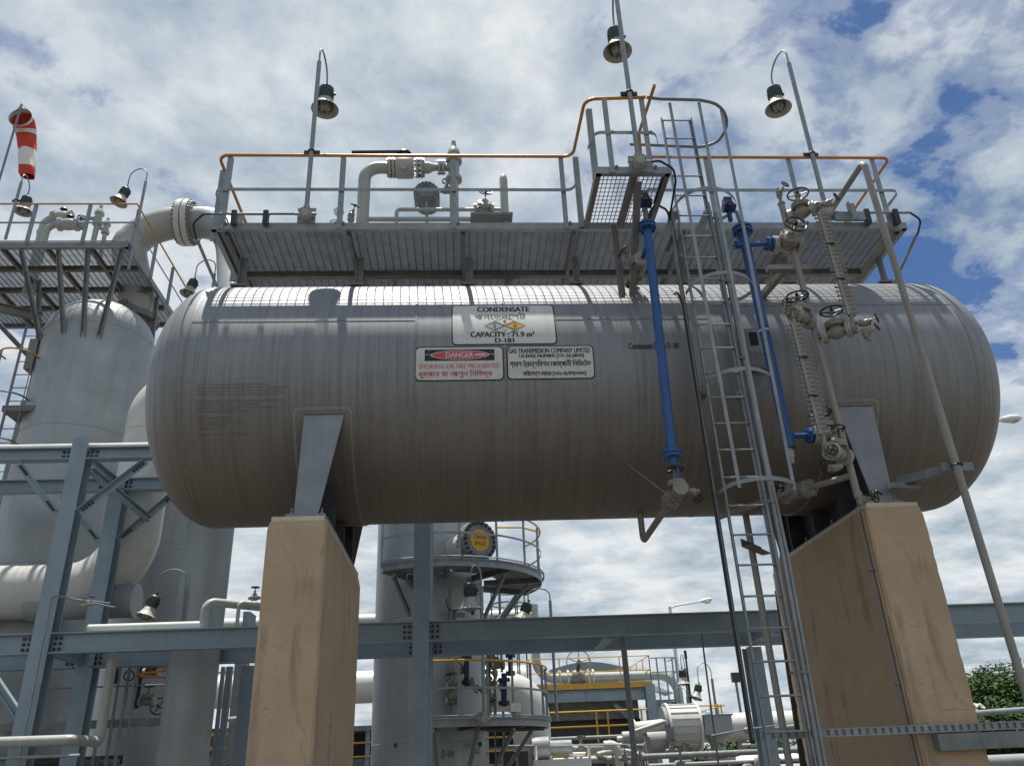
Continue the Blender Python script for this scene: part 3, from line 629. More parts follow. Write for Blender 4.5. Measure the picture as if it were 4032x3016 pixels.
# ------------------------------------------------------------------ lamps
def lamp(pb, zt, off, label, mount='fascia', tilt=(0, 0), neck=.38, pr_=.030, sc=1.0, drop=.34, group='bell shaped floodlights on poles', rail_z=None):
    pb = Vector(pb); t = thing('pole_lamp', label, 'lamp', pb, group); top = V(pb.x, pb.y, zt)
    MB().cyl(pb, top, pr_*sc, 12).build('pole', 'galv', t)
    off = Vector((off[0], off[1], 0)); L = off.length; d = off.normalized()
    lt = top+off+V(0, 0, neck-drop)
    arc = [top-V(0,0,.05), top+V(0,0,neck*.45)]+[top+d*(L/2)*(1-math.cos(math.pi*i/10))+V(0, 0, neck*.45+neck*.55*math.sin(math.pi*i/10)) for i in range(1, 10)]+[lt+V(0,0,.25*(neck-0)*.5+.02), lt]
    MB().tube(arc, .013*sc, 8).build('gooseneck', 'galv', t)
    ax = Vector((tilt[0], tilt[1], -1)).normalized()
    hd = MB(); s = sc
    hd.cyl(lt-ax*.07*s, lt+ax*.02*s, .022*s, 8)
    hd.lathe(lt, ax, [(0, 0), (.085*s, .005*s), (.105*s, .03*s), (.105*s, .07*s), (.098*s, .085*s), (.098*s, .20*s), (.085*s, .225*s), (0, .225*s)], 20)
    u, v = perp(ax)
    for i in range(14):
        a = 2*math.pi*i/14; e = (u*math.cos(a)+v*math.sin(a)); hd.bar(lt+e*.103*s+ax*.085*s, lt+e*.103*s+ax*.2*s, .008*s, .014*s, e)
    a = V(0,0,0); hd.cyl(lt+u*.1*s+ax*.12*s, lt+u*.135*s+ax*.12*s, .02*s, 8)
    hd.build('lamp_housing', 'lamp_green', t)
    MB().lathe(lt, ax, [(.085*s, .225*s), (.10*s, .24*s), (.115*s, .29*s), (.15*s, .36*s), (.185*s, .395*s), (.192*s, .405*s), (.188*s, .41*s), (.178*s, .40*s), (.145*s, .365*s), (.105*s, .30*s), (.09*s, .25*s)], 28).build('lamp_shade', 'lamp_shade', t)
    gl = MB().lathe(lt, ax, [(.07*s, .24*s), (.085*s, .30*s), (.085*s, .36*s), (.06*s, .42*s), (.025*s, .44*s), (0, .445*s)], 18).build('glass_globe', 'glass', t)
    gd = MB()
    for i in range(4):
        a = math.pi*i/4; e = u*math.cos(a)+v*math.sin(a); gd.tube([lt+e*q*s+ax*h*s for q, h in ((.098,.28),(.098,.37),(.07,.44),(0,.465),(-.07,.44),(-.098,.37),(-.098,.28))], .0035*s, 5)
    gd.torus(lt+ax*.37*s, ax, .098*s, .0035*s, 18, 5); gd.build('wire_guard', 'bolt_dark', t)
    if mount == 'fascia':
        MB().box((pb.x-.11, pb.y+.035, pb.z-.12), (pb.x+.11, pb.y+.043, pb.z+.10)).build('mounting_plate', 'galv', t, smooth=False)
        jb = MB(); jb.lathe(pb+V(0, -.03, -.03), (0, -1, 0), [(.0, -.06), (.075, -.06), (.08, 0), (.07, .04), (0, .045)], 16); jb.cyl(pb+V(-.13, -.02, -.03), pb+V(.13, -.02, -.03), .02, 8); jb.cyl(pb-V(0, .0, .02), pb+V(0, 0, .10), .042, 12)
        j = jb.build('junction_box', 'valve_white', t)
        for i in range(8):
            a = 2*math.pi*i/8; MB().cyl(pb+V(.062*math.cos(a), -.07, -.03+.062*math.sin(a)), pb+V(.062*math.cos(a), -.085, -.03+.062*math.sin(a)), .009, 6).build('bolt', 'bolt', j)
    if rail_z:
        c = MB(); c.torus((pb.x, pb.y, rail_z), (0, 0, 1), .038, .010, 14, 6); c.box((pb.x-.10, pb.y+.02, rail_z-.02), (pb.x+.10, pb.y+.045, rail_z+.03)); c.build('rail_clamp', 'bolt_dark', t)
    return t
lamp((-1.87, -1.336, 7.85), 10.38, (.02, .50), 'bell lamp on the pole at the left end of the tank walkway', rail_z=H+.03)
lamp((2.049, -2.38, 7.78), 10.40, (.06, .50), 'bell lamp on the pole rising from the ladder landing', rail_z=H+.03)
lamp((4.694, -1.336, 7.88), 10.46, (-.04, .50), 'bell lamp on the pole at the right end of the tank walkway', rail_z=H+.03)
# feed conduits along the walkway edge
def conduit(label, pts, r=.012, mat='rubber', rad=.08, loc=None, sleeves=(), name='feed_conduit'):
    t = thing(name, label, 'conduit', loc or pts[0]); MB().tube(fillet(pts, rad, 6), r, 8).build('cable', mat, t)
    for a, b, rr in sleeves: MB().cyl(a, b, rr, 10).build('conduit_tube', 'galv', t)
    return t
y = -1.34
c1 = conduit('black cable in grey conduit feeding the left walkway lamp', [(-1.95, y, 7.83), (-2.69, y, 7.83), (-3.10, y, 7.83), (-3.23, y+.05, 7.72), (-3.19, y+.15, 7.56)], .013, sleeves=(((-2.30, y, 7.83), (-3.01, y, 7.83), .018), ((-3.185, y+.15, 7.56), (-2.98, -.05, 7.0), .02)))
for x in (-2.73, -2.35): MB().box((x-.03, y-.03, 7.68), (x+.03, y+.05, 7.87)).build('conduit_clamp', 'bolt_dark', c1, smooth=False)
c2 = conduit('black cable in grey conduit feeding the right walkway lamp', [(4.79, y, 7.85), (5.28, y, 7.85), (5.79, y, 7.85), (5.93, y+.03, 7.76), (5.89, y+.12, 7.60)], .013, sleeves=(((5.13, y, 7.85), (5.80, y, 7.85), .018), ((5.88, y+.12, 7.60), (5.80, .1, 7.0), .018)))
for x in (5.21, 5.59): MB().box((x-.03, y-.03, 7.68), (x+.03, y+.05, 7.89)).build('conduit_clamp', 'bolt_dark', c2, smooth=False)
conduit('black flexible cable looping from the landing lamp to the cable tray', [(2.15, -2.40, 7.75), (2.29, -2.40, 7.76), (2.445, -2.36, 7.68), (2.48, -2.26, 7.58), (2.50, -1.75, 7.42)], .013, rad=.1)

# ------------------------------------------------------------------ blue level gauges
BY = -1.85
def ub(mb, a, b, r, n=16): return mb.cyl(a, b, r, n)
g1 = thing('level_gauge', 'blue vertical level gauge pipe left of the ladder', 'gauge', (2.15, BY, 4.0), 'blue level gauges on the tank front')
A = at(2549, 905, Y=BY); B = at(2646, 1775, Y=BY)
MB().cyl(A, B, .050, 20).build('chamber', 'blue_pipe', g1)
mb = MB(); mb.flange(A+V(0,0,.02), (0,0,1), .105, .03, 8, .013); mb.flange(A+V(0,0,.065), (0,0,1), .105, .03, 0); mb.build('flange', 'blue_pipe', g1)
mb = MB(); mb.flange(B-V(0,0,.02), (0,0,1), .10, .03, 8, .013); mb.flange(B-V(0,0,.06), (0,0,1), .10, .03, 0); mb.cyl(B-V(0,0,.06), B-V(0,0,.16), .05, 14, .03); mb.cyl(B+V(.03,0,-.1), B+V(.03,.0,-.34), .016, 8); mb.build('flange', 'blue_pipe', g1)
def transmitter(par, p, s=1.0):
    p = Vector(p); mb = MB(); mb.cyl(p, p+V(0,0,.15*s), .03*s, 10); mb.cyl(p+V(-.07*s, 0, .20*s), p+V(.08*s, 0, .20*s), .062*s, 16); mb.cyl(p+V(0, -.02, .20*s), p+V(0, -.09*s, .22*s), .05*s, 14); mb.box((p.x-.05*s, p.y-.05*s, p.z+.25*s), (p.x+.05*s, p.y+.05*s, p.z+.34*s))
    o = mb.build('transmitter_head', material('navy', (.012, .03, .09), .4) if 'navy' not in M else 'navy', par)
    MB().cyl(p+V(0, -.092*s, .222*s), p+V(0, -.096*s, .2225*s), .038*s, 14).build('display_window', 'black', o); return o
mb = MB(); mb.cyl(A+V(0,0,.08), A+V(0,0,.30), .028, 10); mb.build('neck', 'galv_dull', g1)
transmitter(g1, A+V(.02, .05, .22), 1.05)
# upper and lower process connections
gate_valve(g1, (2.14, -1.52, A.z-.26), (0, 1, 0), (-.75, -.1, .65), .24, nb=6, wheel_r=.09)
mb = MB(); mb.cyl((2.15, BY+.03, A.z-.26), (2.14, -1.38, A.z-.26), .028, 10); mb.build('connection_pipe', 'blue_pipe', g1)
mb = MB(); mb.tube(fillet([(2.14, -1.40, A.z-.26), (2.14, -1.02, A.z-.26), (2.14, -1.02, 6.85)], .07, 6), .035, 12); mb.flange((2.14, -1.25, A.z-.26), (0,1,0), .085, .03, 6, .012); mb.flange((2.14, -1.02, 7.02), (0,0,1), .085, .05, 6, .012); mb.build('nozzle_pipe', 'valve', g1)
zl = 4.06
gate_valve(g1, (2.165, -1.78, zl), (0, 1, 0), (0, 0, 1), .21, nb=6, wheel_r=.09, fl='valve')
mb = MB(); mb.tube(fillet([(2.165, -1.70, zl), (2.165, .02, zl-.05), (2.165, .02, 4.40)], .1, 6), .038, 12); mb.flange((2.165, -1.50, zl), (0,1,0), .095, .035, 8, .012); mb.flange((2.165, -1.44, zl), (0,1,0), .095, .035, 8, .012); mb.build('nozzle_pipe', 'valve', g1)
MB().cyl(on_tank(2464, 1822), (2.165, -1.50, zl+.02), .008, 6).build('tie_rod', 'galv_dull', g1)
small_valve(g1, (2.30, -1.82, zl-.02), (1, 0, 0), (.2, -.6, -.8), .14)

g2 = thing('level_gauge', 'blue vertical level gauge pipe right of the ladder', 'gauge', (3.33, BY, 4.0), 'blue level gauges on the tank front')
A2 = at(2925, 915, Y=BY); B2 = at(3108, 1752, Y=BY)
MB().cyl(A2, B2, .056, 20).build('chamber', 'blue_pipe', g2)
mb = MB(); mb.flange(A2, (0,0,1), .115, .03, 8, .013); mb.flange(A2+V(0,0,.05), (0,0,1), .115, .03, 0); mb.cyl(A2, A2+V(0,0,.16), .03, 10); mb.lathe(A2-V(0,0,.03), (0,0,1), [(.05,-.04),(.085,0)], 16); mb.build('flange', 'blue_pipe', g2)
MB().lathe(B2, (0,0,-1), [(.055, -.05), (.055, .03), (0, .035)], 16).build('end_cap', 'blue_pipe', g2)
wb_ = A2.lerp(B2, .5); MB().cyl(wb_, wb_+V(0,0,.016), .059, 16).build('white_band', 'white_metal', g2)
mb = MB(); mb.cyl(A2+V(0,0,.06), A2+V(-.03,0,.30), .022, 8); mb.build('neck', 'galv_dull', g2); transmitter(g2, A2+V(-.10, .05, .20), .95)
mb = MB(); p = B2+V(.03, 0, .10); mb.cyl(p, p+V(.20, 0, 0), .028, 12); mb.flange(p+V(.20,0,0), (1,0,0), .08, .03, 8, .011); mb.flange(p+V(.245,0,0), (1,0,0), .08, .03, 8, .011); mb.build('side_arm', 'blue_pipe', g2)
mb = MB(); mb.cyl(B2-V(0,0,.03), B2-V(0,0,.20), .02, 8); mb.cyl(B2-V(0,0,.06), B2-V(0,0,.14), .032, 8); mb.build('drain_nipple', 'valve_white', g2)
p = A2+V(.02, 0, -.18); mb = MB(); mb.cyl(p-V(.14,0,0), p+V(.26, -.02, 0), .03, 12); mb.flange(p+V(.24,-.02,0), (1,0,0), .085, .03, 8, .011); mb.flange(p+V(.29,-.02,0), (1,0,0), .085, .03, 8, .011); mb.flange(p-V(.12,0,0), (1,0,0), .05, .03, 6, .009); mb.build('side_arm', 'blue_pipe', g2)

# ------------------------------------------------------------------ sight glass bridle
br = thing('sight_glass_bridle', 'beige standpipe with finned sight glasses and black handwheel valves at the right', 'gauge assembly', (3.9, BY, 4.0))
S0 = at(3077, 806, Y=BY); S1 = at(3379, 1960, Y=BY)
def sp(y): return S0+(S1-S0)*((y-806)/(1960-806)*1.0)
def spz(z): return S0+(S1-S0)*((z-S0.z)/(S1.z-S0.z))
MB().cyl(S0, S1, .036, 14).build('standpipe', 'beige', br)
mb = MB(); mb.cyl(S0, S0+V(0,0,.02), .045, 12); mb.cyl(S0, S0+V(0,0,.12), .02, 8); mb.build('cap', 'valve', br)
small_valve(br, S0+V(.0, 0, .16), (0, 0, 1), (.3, -.85, .35), .15)
# valve towards the blue gauge
gate_valve(br, (p.x+.47, p.y, p.z), (1, 0, 0), (.05, -.9, .25), .28, nb=8, wheel_r=.125)
q = spz(p.z); mb = MB(); mb.cyl((p.x+.6, p.y, p.z), (q.x, q.y, p.z), .03, 12); mb.build('branch', 'beige', br)
mb = MB(); mb.bar((p.x+.2, p.y+.05, p.z-.30), (p.x+.72, p.y+.05, p.z-.30), .09, .06); mb.bar((p.x+.42, p.y+.05, p.z-.30), (p.x+.30, -1.2, p.z-.35), .07, .07); mb.build('support_bracket', 'beige', br, smooth=False)
mb = MB(); mb.flange((p.x+.25, -1.12, p.z-.35), (0,1,0), .08, .04, 6, .01); mb.build('flange', 'valve', br)
def sight_glass(top, bot, side, n):
    top = Vector(top); bot = Vector(bot); L = (top-bot).length; d = (bot-top).normalized()
    body = MB().bar(top+V(.012,0,0), bot+V(.012,0,0), .074, .05, (0,-1,0)).build('sight_glass', 'beige', br, smooth=False)
    MB().bar(top+V(-.04, -.028, .0), bot+V(-.04, -.028, 0), .03, .03, (0,-1,0)).build('cover_strip', 'beige', body, smooth=False)
    pm = MB(); pm.tube(fillet([(.005, -.03, .009), (.085, -.03, .009), (.085, -.03, -.009), (.005, -.03, -.009)], .01, 3), .006, 5); pm.cyl((-.105, -.028, 0), (.02, -.028, 0), .009, 6); pm.cyl((-.1, -.028, 0), (-.085, -.028, 0), .016, 6)
    each('clamp_bolt', 'beige', body, pm, [top+d*(L*(i+.6)/n) for i in range(n)])
    for f in (.32, .66): MB().bar(top+d*(L*f)-V(0,0,.012)+V(-.06,-.045,0), top+d*(L*f)+V(.03,-.045,-.012), .02, .015).build('strap', 'black', body, smooth=False)
    mb = MB(); mb.cyl(top, top+V(0,0,.10), .022, 10); mb.cyl(top+V(0,0,.07), top+V(0,0,.14), .034, 8); mb.build('end_block', 'valve', body)
    mb = MB(); mb.cyl(bot, bot-V(0,0,.12), .022, 10); mb.cyl(bot-V(0,0,.08), bot-V(0,0,.16), .034, 8); mb.build('end_block', 'valve', body)
    return body
GY = -2.08
G1a, G1b = at(3232, 842, Y=GY), at(3352, 1245, Y=GY)
sight_glass(G1a, G1b, 1, 25)
G2a, G2b = at(3128, 1275, Y=GY), at(3240, 1715, Y=GY)
sight_glass(G2a, G2b, 1, 25)
def link(y_px, gp, st, s=.27, wr=.125, extra=None):
    """flanged valve from the standpipe to the end of a sight glass"""
    gp = Vector(gp); q = spz(gp.z); d = (gp-q); d.z = 0; L = d.length; d.normalize(); c = q+d*L*.52
    mb = MB(); mb.cyl(q, gp, .028, 10); mb.flange(gp-d*.03, d, .07, .05, 6, .011); mb.build('branch', 'valve', br)
    gate_valve(br, c, d, st, s, wheel_r=wr, nb=8); return c
link(0, G1a+V(-.01, .0, .10), (0, 0, 1), .25, .12)
small_valve(br, G1a+V(.07, -.02, .12), (1, 0, 0), (.75, -.45, .35), .16)
link(0, G1b+V(.02, 0, -.14), (0, 0, 1), .25, .12)
small_valve(br, G1b+V(.10, -.02, -.10), (1, 0, 0), (.8, -.5, .15), .16); small_valve(br, G1b+V(.10, -.02, -.24), (.3, 0, -1), (.6, -.7, .3), .15)
link(0, G2a+V(0, 0, .14), (0, 0, 1), .25, .12)
small_valve(br, G2a+V(-.06, -.02, .17), (0, 0, 1), (-.3, -.95, .1), .15)
link(0, G2b+V(.03, 0, -.16), (0, 0, 1), .25, .12)
small_valve(br, G2b+V(.0, -.06, -.18), (0, 0, 1), (-.2, -.9, -.3), .15); small_valve(br, G2b+V(.03, -.04, -.36), (1, 0, .2), (-.9, -.3, .1), .15)
# connection to the lower blue arm
q = spz(B2.z+.10); gate_valve(br, (B2.x+.42, BY, B2.z+.10), (1, 0, 0), (0, .15, 1), .25, wheel_r=.11, nb=8); MB().cyl((B2.x+.5, BY, B2.z+.10), (q.x, q.y, B2.z+.10), .028, 10).build('branch', 'beige', br)
# bottom branch to the tank nozzle
zb = at(3365, 1870, Y=BY).z; q = spz(zb); mb = MB(); e1 = q+V(-.30, .42, 0); mb.cyl(q, q+V(-.62, .85, 0), .034, 12); mb.cyl(q+V(-.6, .8, 0), (q.x-.95, -.35, zb+.02), .034, 12)
for f in (.46, .52, .70, .76): mb.flange(q+V(-.62, .85, 0)*f, (-.59, .8, 0), .095, .035, 8, .012)
mb.build('bottom_branch', 'valve', br)
gate_valve(br, q+V(-.62, .85, 0)*.62, (-.59, .8, 0), (-.85, -.35, .1), .25, wheel_r=.11, nb=8)
small_valve(br, S1+V(.02, 0, -.03), (0, 0, 1), (.5, -.85, 0), .18); 
lv = MB(); lv.tube([S1+V(.05,-.08,0), S1+V(.14,-.12,.03), S1+V(.2,-.1,.0)], .014, 6); lv.build('lever', 'black', br)

# ------------------------------------------------------------------ vent pipe
vp_ = thing('vent_pipe', 'tall grey vent pipe with bent top in front of the right tank end', 'pipe', (5.1, -1.9, 0))
T0 = at(3403, 650, Y=-1.9); T1 = at(4021, 2667, Y=-1.9); Tg = T0+(T1-T0)*((T0.z-.6)/(T0.z-T1.z))
E1 = at(3290, 905, Z=T0.z); E1 = V(4.95, -.95, T0.z)
MB().tube(fillet([Tg, T0+V(0,0,.05), V(T0.x-.03, -.62, T0.z+.02), V(T0.x-.03, -.62, 7.95)], .09, 8), .039, 16).build('pipe', 'beige', vp_)
MB().box((T0.x-.22, -1.36, T0.z-.42), (T0.x+.18, -1.32, T0.z-.30)).build('support_plate', 'galv', vp_, smooth=False)
MB().angle((T0.x-.04, -1.37, 7.72), (T0.x-.06, -1.39, T0.z-.2), .11, .07, .008, (0,-1,0)).build('support_post', 'galv', vp_, smooth=False)
bz = at(3770, 1830, Y=-1.9); 
MB().box((bz.x-.14, -1.852, bz.z-.045), (bz.x+.2, -1.842, bz.z+.045)).build('bracket_plate', 'galv_dull', vp_, smooth=False)
mb = MB(); mb.angle((bz.x-.06, -1.84, bz.z-.05), (bz.x-.40, -1.42, bz.z-.05), .1, .09, .009); mb.build('bracket_arm', 'galv_dull', vp_, smooth=False)
MB().angle((4.52, -1.46, bz.z-.12), (bz.x-.22, -1.46, bz.z-.12), .1, .09, .009, (0,0,1), side=1).build('bracket_rail', 'galv_dull', vp_, smooth=False)
c = MB(); c.torus((bz.x, -1.9, bz.z), (0,0,1), .046, .012, 16, 6); c.build('u_bolt', 'bolt_dark', vp_)
# thin conduit on the right pier
pc = thing('pier_conduit', 'thin conduit clipped to the edge of the right concrete pier', 'conduit', (4.21, -1.3, 0))
MB().cyl((4.205, -1.33, 0), (4.205, -1.33, 3.98), .016, 8).build('tube', 'beige', pc); MB().cyl((4.217, -1.395, 0), (4.217, -1.395, 3.95), .008, 8).build('tube', 'concrete', pc)
for z in (.9, 2.2, 3.3): MB().box((4.18, -1.37, z), (4.226, -1.29, z+.02)).build('clip', 'galv', pc, smooth=False)
# ------------------------------------------------------------------ piping on the crown of the tank
def dep(P): return (Vector(P)-CAM).dot(FWD)
def m_px(px, P): return px*dep(P)/FPX
tpp = thing('relief_piping', 'grey relief valve pipe loop with flanged ball valve above the walkway', 'piping', (-1.4, 0, 7.3))
a = at(1429, 890, Y=0); b = at(1431, 661, Y=0); c = at(1536, 660, Y=0); zz_ = b.z; xr = a.x-.01
MB().tube(fillet([(xr, 0, 7.3), (xr, 0, zz_), (c.x, 0, zz_)], .22, 8), .090, 18).build('elbow_pipe', 'pipe_cream', tpp)
for z in (8.75, 9.0+.15, 9.45): MB().lathe((xr, 0, z), (0,0,1), [(.088, -.008), (.094, 0), (.088, .008)], 18).build('weld_seam', 'pipe_cream', tpp)
vx0, vx1 = at(1562, 660, Y=0).x, at(1625, 660, Y=0).x
mb = MB(); mb.lathe(((vx0+vx1)/2, 0, zz_-.0), (1,0,0), [(0,-.13),(.15,-.13),(.165,-.1),(.165,.1),(.15,.13),(0,.13)], 24); mb.cyl(((vx0+vx1)/2, -.1, zz_-.1), ((vx0+vx1)/2, -.19, zz_-.12), .05, 14); mb.cyl(((vx0+vx1)/2, 0, zz_+.1), ((vx0+vx1)/2, 0, zz_+.26), .05, 12)
vb = mb.build('ball_valve', 'pipe_cream', tpp)
MB().bar(at(1385, 600, Y=0), at(1588, 598, Y=0), .03, .035).build('lever', 'black', vb, smooth=False)
MB().lathe(at(1592, 606, Y=0), (0,0,1), [(.12,-.03),(.10,.01),(.05,.035),(0,.04)], 16).build('lever_hub', 'black', vb)
fm = MB(); fm.flange((0,0,0), (1,0,0), .155, .035, 10, .014, 24, .028)
each('flange', 'pipe_cream', tpp, fm, [(at(px, 660, Y=0).x, 0, zz_) for px in (1536, 1550, 1644, 1660)])
mb = MB(); x0 = at(1662, 660, Y=0).x; x1 = at(1732, 660, Y=0).x; mb.tube([(x0, 0, zz_), (x0+.09, 0, zz_), (x1-.09, 0, zz_+.01), (x1, 0, zz_+.01)], [.09, .09, .055, .055], 18); mb.build('reducer', 'pipe_cream', tpp)
fm2 = MB(); fm2.flange((0,0,0), (1,0,0), .115, .03, 8, .013, 20, .025); each('flange', 'pipe_cream', tpp, fm2, [(at(px, 660, Y=0).x, 0, zz_+.01) for px in (1731, 1744)])
pv = at(1787, 660, Y=0).x; mb = MB(); mb.cyl((x1, 0, zz_+.01), (pv, 0, zz_+.01), .06, 14)
mb.lathe((pv, 0, zz_), (0,0,1), [(.065,-1.6),(.065,-.25),(.12,-.24),(.12,-.19),(.08,-.17),(.085,.10),(.12,.10),(.12,.17),(.085,.19),(.08,.24),(.095,.25),(.09,.32),(.045,.38),(.04,.42),(.035,.50),(0,.52)], 20); mb.build('relief_valve', 'pipe_cream', tpp)
# drum shaped instrument pot
pt = thing('round_manway', 'round grey manway cover ringed with bolts standing behind the mid rail', 'manway', at(1678, 800, Y=.1))
cc_ = at(1679, 757, Y=.1); mb = MB(); mb.lathe(cc_, (0,-1,0), [(0,-.3),(.19,-.3),(.193,0),(.17,.03),(.13,.035),(.125,.05),(.10,.05),(.09,.03),(0,.03)], 28); mb.build('cover', 'galv_dull', pt)
bm = MB(); bm.cyl((0,-.03,0), (0,-.06,0), .014, 6)
each('bolt', 'bolt', pt, bm, [cc_+V(.148*math.cos(i*math.pi/8), -.0, .148*math.sin(i*math.pi/8)) for i in range(16)])
MB().cyl(cc_-V(0,0,.15), V(cc_.x+.05, cc_.y, 7.3), .02, 8).build('stem', 'galv', pt)
small_valve(pt, cc_+V(.30, 0, .02), (1,0,0), (0,0,1), .2)
lp = thing('drain_piping', 'small grey pipe run with handwheel valve and capped riser on the walkway', 'piping', (.6, 0, 7.3))
z1 = at(1700, 826, Y=0).z; xa, xb = at(1562, 826, Y=0).x, at(1987, 826, Y=0).x
MB().tube(fillet([(xa, 0, 7.3), (xa, 0, z1), (xb, 0, z1)], .06, 6), .028, 12).build('small_pipe', 'pipe_cream', lp)
zt1 = at(1987, 690, Y=0).z; mb = MB(); mb.lathe((xb, 0, 7.3), (0,0,1), [(.06, 0), (.06, zt1-7.3-.09), (.05, zt1-7.3-.03), (.03, zt1-7.3-.005), (0, zt1-7.3)], 16); mb.build('riser', 'pipe_cream', lp)
gate_valve(lp, (at(1905, 826, Y=0).x, 0, z1), (1,0,0), (.1,-.75,.5), .24, wheel_r=.095, mat='pipe_cream', fl='pipe_cream')
MB().cyl((xr, .0, 8.76), (xb, 0, 8.76), .035, 12).build('low_pipe', 'pipe_cream', lp)
MB().box((xb-.5, -.2, 8.70), (xb+.1, .1, 8.735)).build('bracket', 'galv_dull', lp, smooth=False)
pg = thing('pressure_gauge', 'small white dial pressure gauge with valve at walkway edge', 'gauge', at(1335, 880, Y=-.3))
pgc = at(1334, 832, Y=-.3); mb = MB(); mb.lathe(pgc, (0,-1,0), [(0,-.03),(.07,-.03),(.07,.02),(.062,.025),(0,.02)], 20); mb.cyl(pgc, pgc-V(0,0,.4), .012, 8); mb.build('dial', 'white_metal', pg)
wheel('handwheel', pg, at(1322, 878, Y=-.3), (.2,-.9,.4), .075); small_valve(pg, at(1382, 858, Y=-.3), (0,0,1), (.3,-.5,.6), .2)
MB().cyl(at(1322, 885, Y=-.3)-V(0,0,.5), at(1322, 882, Y=-.3), .02, 8).build('stem', 'valve', pg)

# ------------------------------------------------------------------ left column with its platform
CXL, CYL, CRL = -7.87, 6.5, 1.11
cl = thing('process_column', 'tall grey steel column vessel with domed top at the far left', 'column', (CXL, CYL, 0))
tz = 10.30
MB().lathe((CXL, CYL, 0), (0,0,1), [(CRL, 0), (CRL, 3), (CRL, 6), (CRL, tz)]+[(CRL*math.cos(math.pi/2*i/12), tz+.95*math.sin(math.pi/2*i/12)) for i in range(1, 13)], 56).build('shell', 'vessel', cl, sharp=60)
for z in (tz, 8.0, 5.3, 2.4): MB().lathe((CXL, CYL, z), (0,0,1), [(CRL-.01, -.014), (CRL+.008, -.006), (CRL+.008, .006), (CRL-.01, .014)], 56).build('weld_seam', 'vessel', cl)
mb = MB(); mb.lathe((CXL+.40, 6.95, tz), (0,0,1), [(.44, .3), (.44, .80), (.56, .81), (.56, .95), (.40, .96), (.40, 1.2), (0, 1.2)], 32); mb.build('top_nozzle', 'beam_dark', cl)  # nozzle's dark tone carries the shadow beneath the platform
PZ = 11.87
cp_ = thing('column_platform', 'square grating platform with rails braced round the top of the left column', 'platform', (-8.5, 6.5, PZ))
PX0, PX1, PY0, PY1 = -11.2, -6.91, 4.9, 8.3
for a, b in (((PX0, PY0), (PX1, PY0)), ((PX1, PY0), (PX1, PY1)), ((PX1, PY1), (PX0, PY1))): MB().channel((*a, PZ-.06), (*b, PZ-.06), .07, .13, .01, side=-1).build('frame_beam', 'galv', cp_, smooth=False)
for y in (5.75, 6.6, 7.4): MB().channel((PX0, y, PZ-.11), (PX1-.08, y, PZ-.11), .06, .13, .01).build('cross_beam', 'beam_dark', cp_, smooth=False)
for x in (-10.4, -9.5, -8.6, -7.7): MB().channel((x, PY0+.08, PZ-.12), (x, PY1-.08, PZ-.12), .06, .10, .01).build('cross_beam', 'beam_dark', cp_, smooth=False)
xs = (-11.2, -10.4, -9.5, -8.6, -7.7, -6.98)
for a, b in zip(xs[:-1], xs[1:]): grating(a+.01, b-.005, PY0+.07, PY1-.07, PZ, .12, .045, par=cp_, hb=.02)
for a, b in (((-9.1, 5.0, PZ-.12), (-8.75, 5.85, 10.05)), ((-8.35, 5.0, PZ-.12), (-8.1, 5.45, 10.0)), ((-7.75, 5.0, PZ-.12), (-7.70, 5.44, 9.9)), ((-7.05, 5.0, PZ-.12), (-7.42, 5.52, 9.9)), ((-6.98, 6.9, PZ-.12), (-6.80, 6.7, 9.6)), ((-10.9, 6.0, PZ-.2), (-8.95, 6.25, 9.7)), ((-9.3, 6.2, PZ-.1), (-8.85, 6.0, 10.0))):
    MB().channel(a, b, .06, .09, .01, (1, 0, 0)).build('knee_brace', 'galv_dull', cp_, smooth=False)
MB().ibeam((-10.9, 5.3, PZ-.95), (-8.9, 5.9, PZ-1.2), .14, .18).build('support_beam', 'beam_dark', cp_, smooth=False)
MB().box((-8.97, 5.82, 9.4), (-8.80, 6.15, 10.1)).build('bracket_plate', 'galv_dull', cp_, smooth=False)
def railing(par, pts, h, mat_top, step=1.1, closed=False, r=.021, mat='galv', mid=True, w=.06):
    pts = [Vector(p) for p in pts]
    MB().tube([p+V(0,0,h) for p in pts], r, 8).build('top_rail', mat_top, par)
    if mid: flat_rail([p+V(0,0,h*.5) for p in pts], 'mid_rail', mat, par, rad=0)
    acc = 0; nxt = 0
    for a, b in zip(pts[:-1], pts[1:]):
        L = (b-a).length; d = (b-a)/L
        while nxt <= acc+L+1e-4:
            p = a+d*(nxt-acc); MB().angle(p-V(0,0,.08), p+V(0,0,h), w, w, .008, (0,1,0)).build('rail_post', mat, par, smooth=False); nxt += step
        acc += L
railing(cp_, [(PX0, PY0-.02, PZ), (PX1+.02, PY0-.02, PZ), (PX1+.03, 8.3, PZ)], .98, 'orange', 1.12)
MB().cyl((PX0, PY0-.07, PZ-.02), (PX1, PY0-.07, PZ-.02), .016, 8).build('edge_conduit', 'galv', cp_)
# valves on the platform
pp = thing('platform_piping', 'cluster of cream relief valves and bent pipes on the left column platform', 'piping', (-8.9, 6.6, PZ))
PYV = 6.5
def ppx(x, y): return at(x, y, Y=PYV)
a, b = ppx(160, 930), ppx(168, 858); MB().tube(fillet([V(a.x, PYV, PZ-.3), V(a.x, PYV, b.z), ppx(290, 855)], .25, 6), .085, 14).build('elbow_pipe', 'pipe_cream', pp)
c = ppx(195, 945); d = ppx(235, 905); MB().tube(fillet([V(c.x, PYV-.2, PZ-.3), V(c.x, PYV-.2, d.z), V(ppx(350, 905).x, PYV-.2, d.z)], .22, 6), .075, 14).build('elbow_pipe', 'pipe_cream', pp)
e = ppx(140, 905); MB().tube(fillet([ppx(150, 925), e, V(ppx(330, 905).x, PYV-.3, e.z)], .08, 5), .025, 8).build('small_pipe', 'pipe_cream', pp)
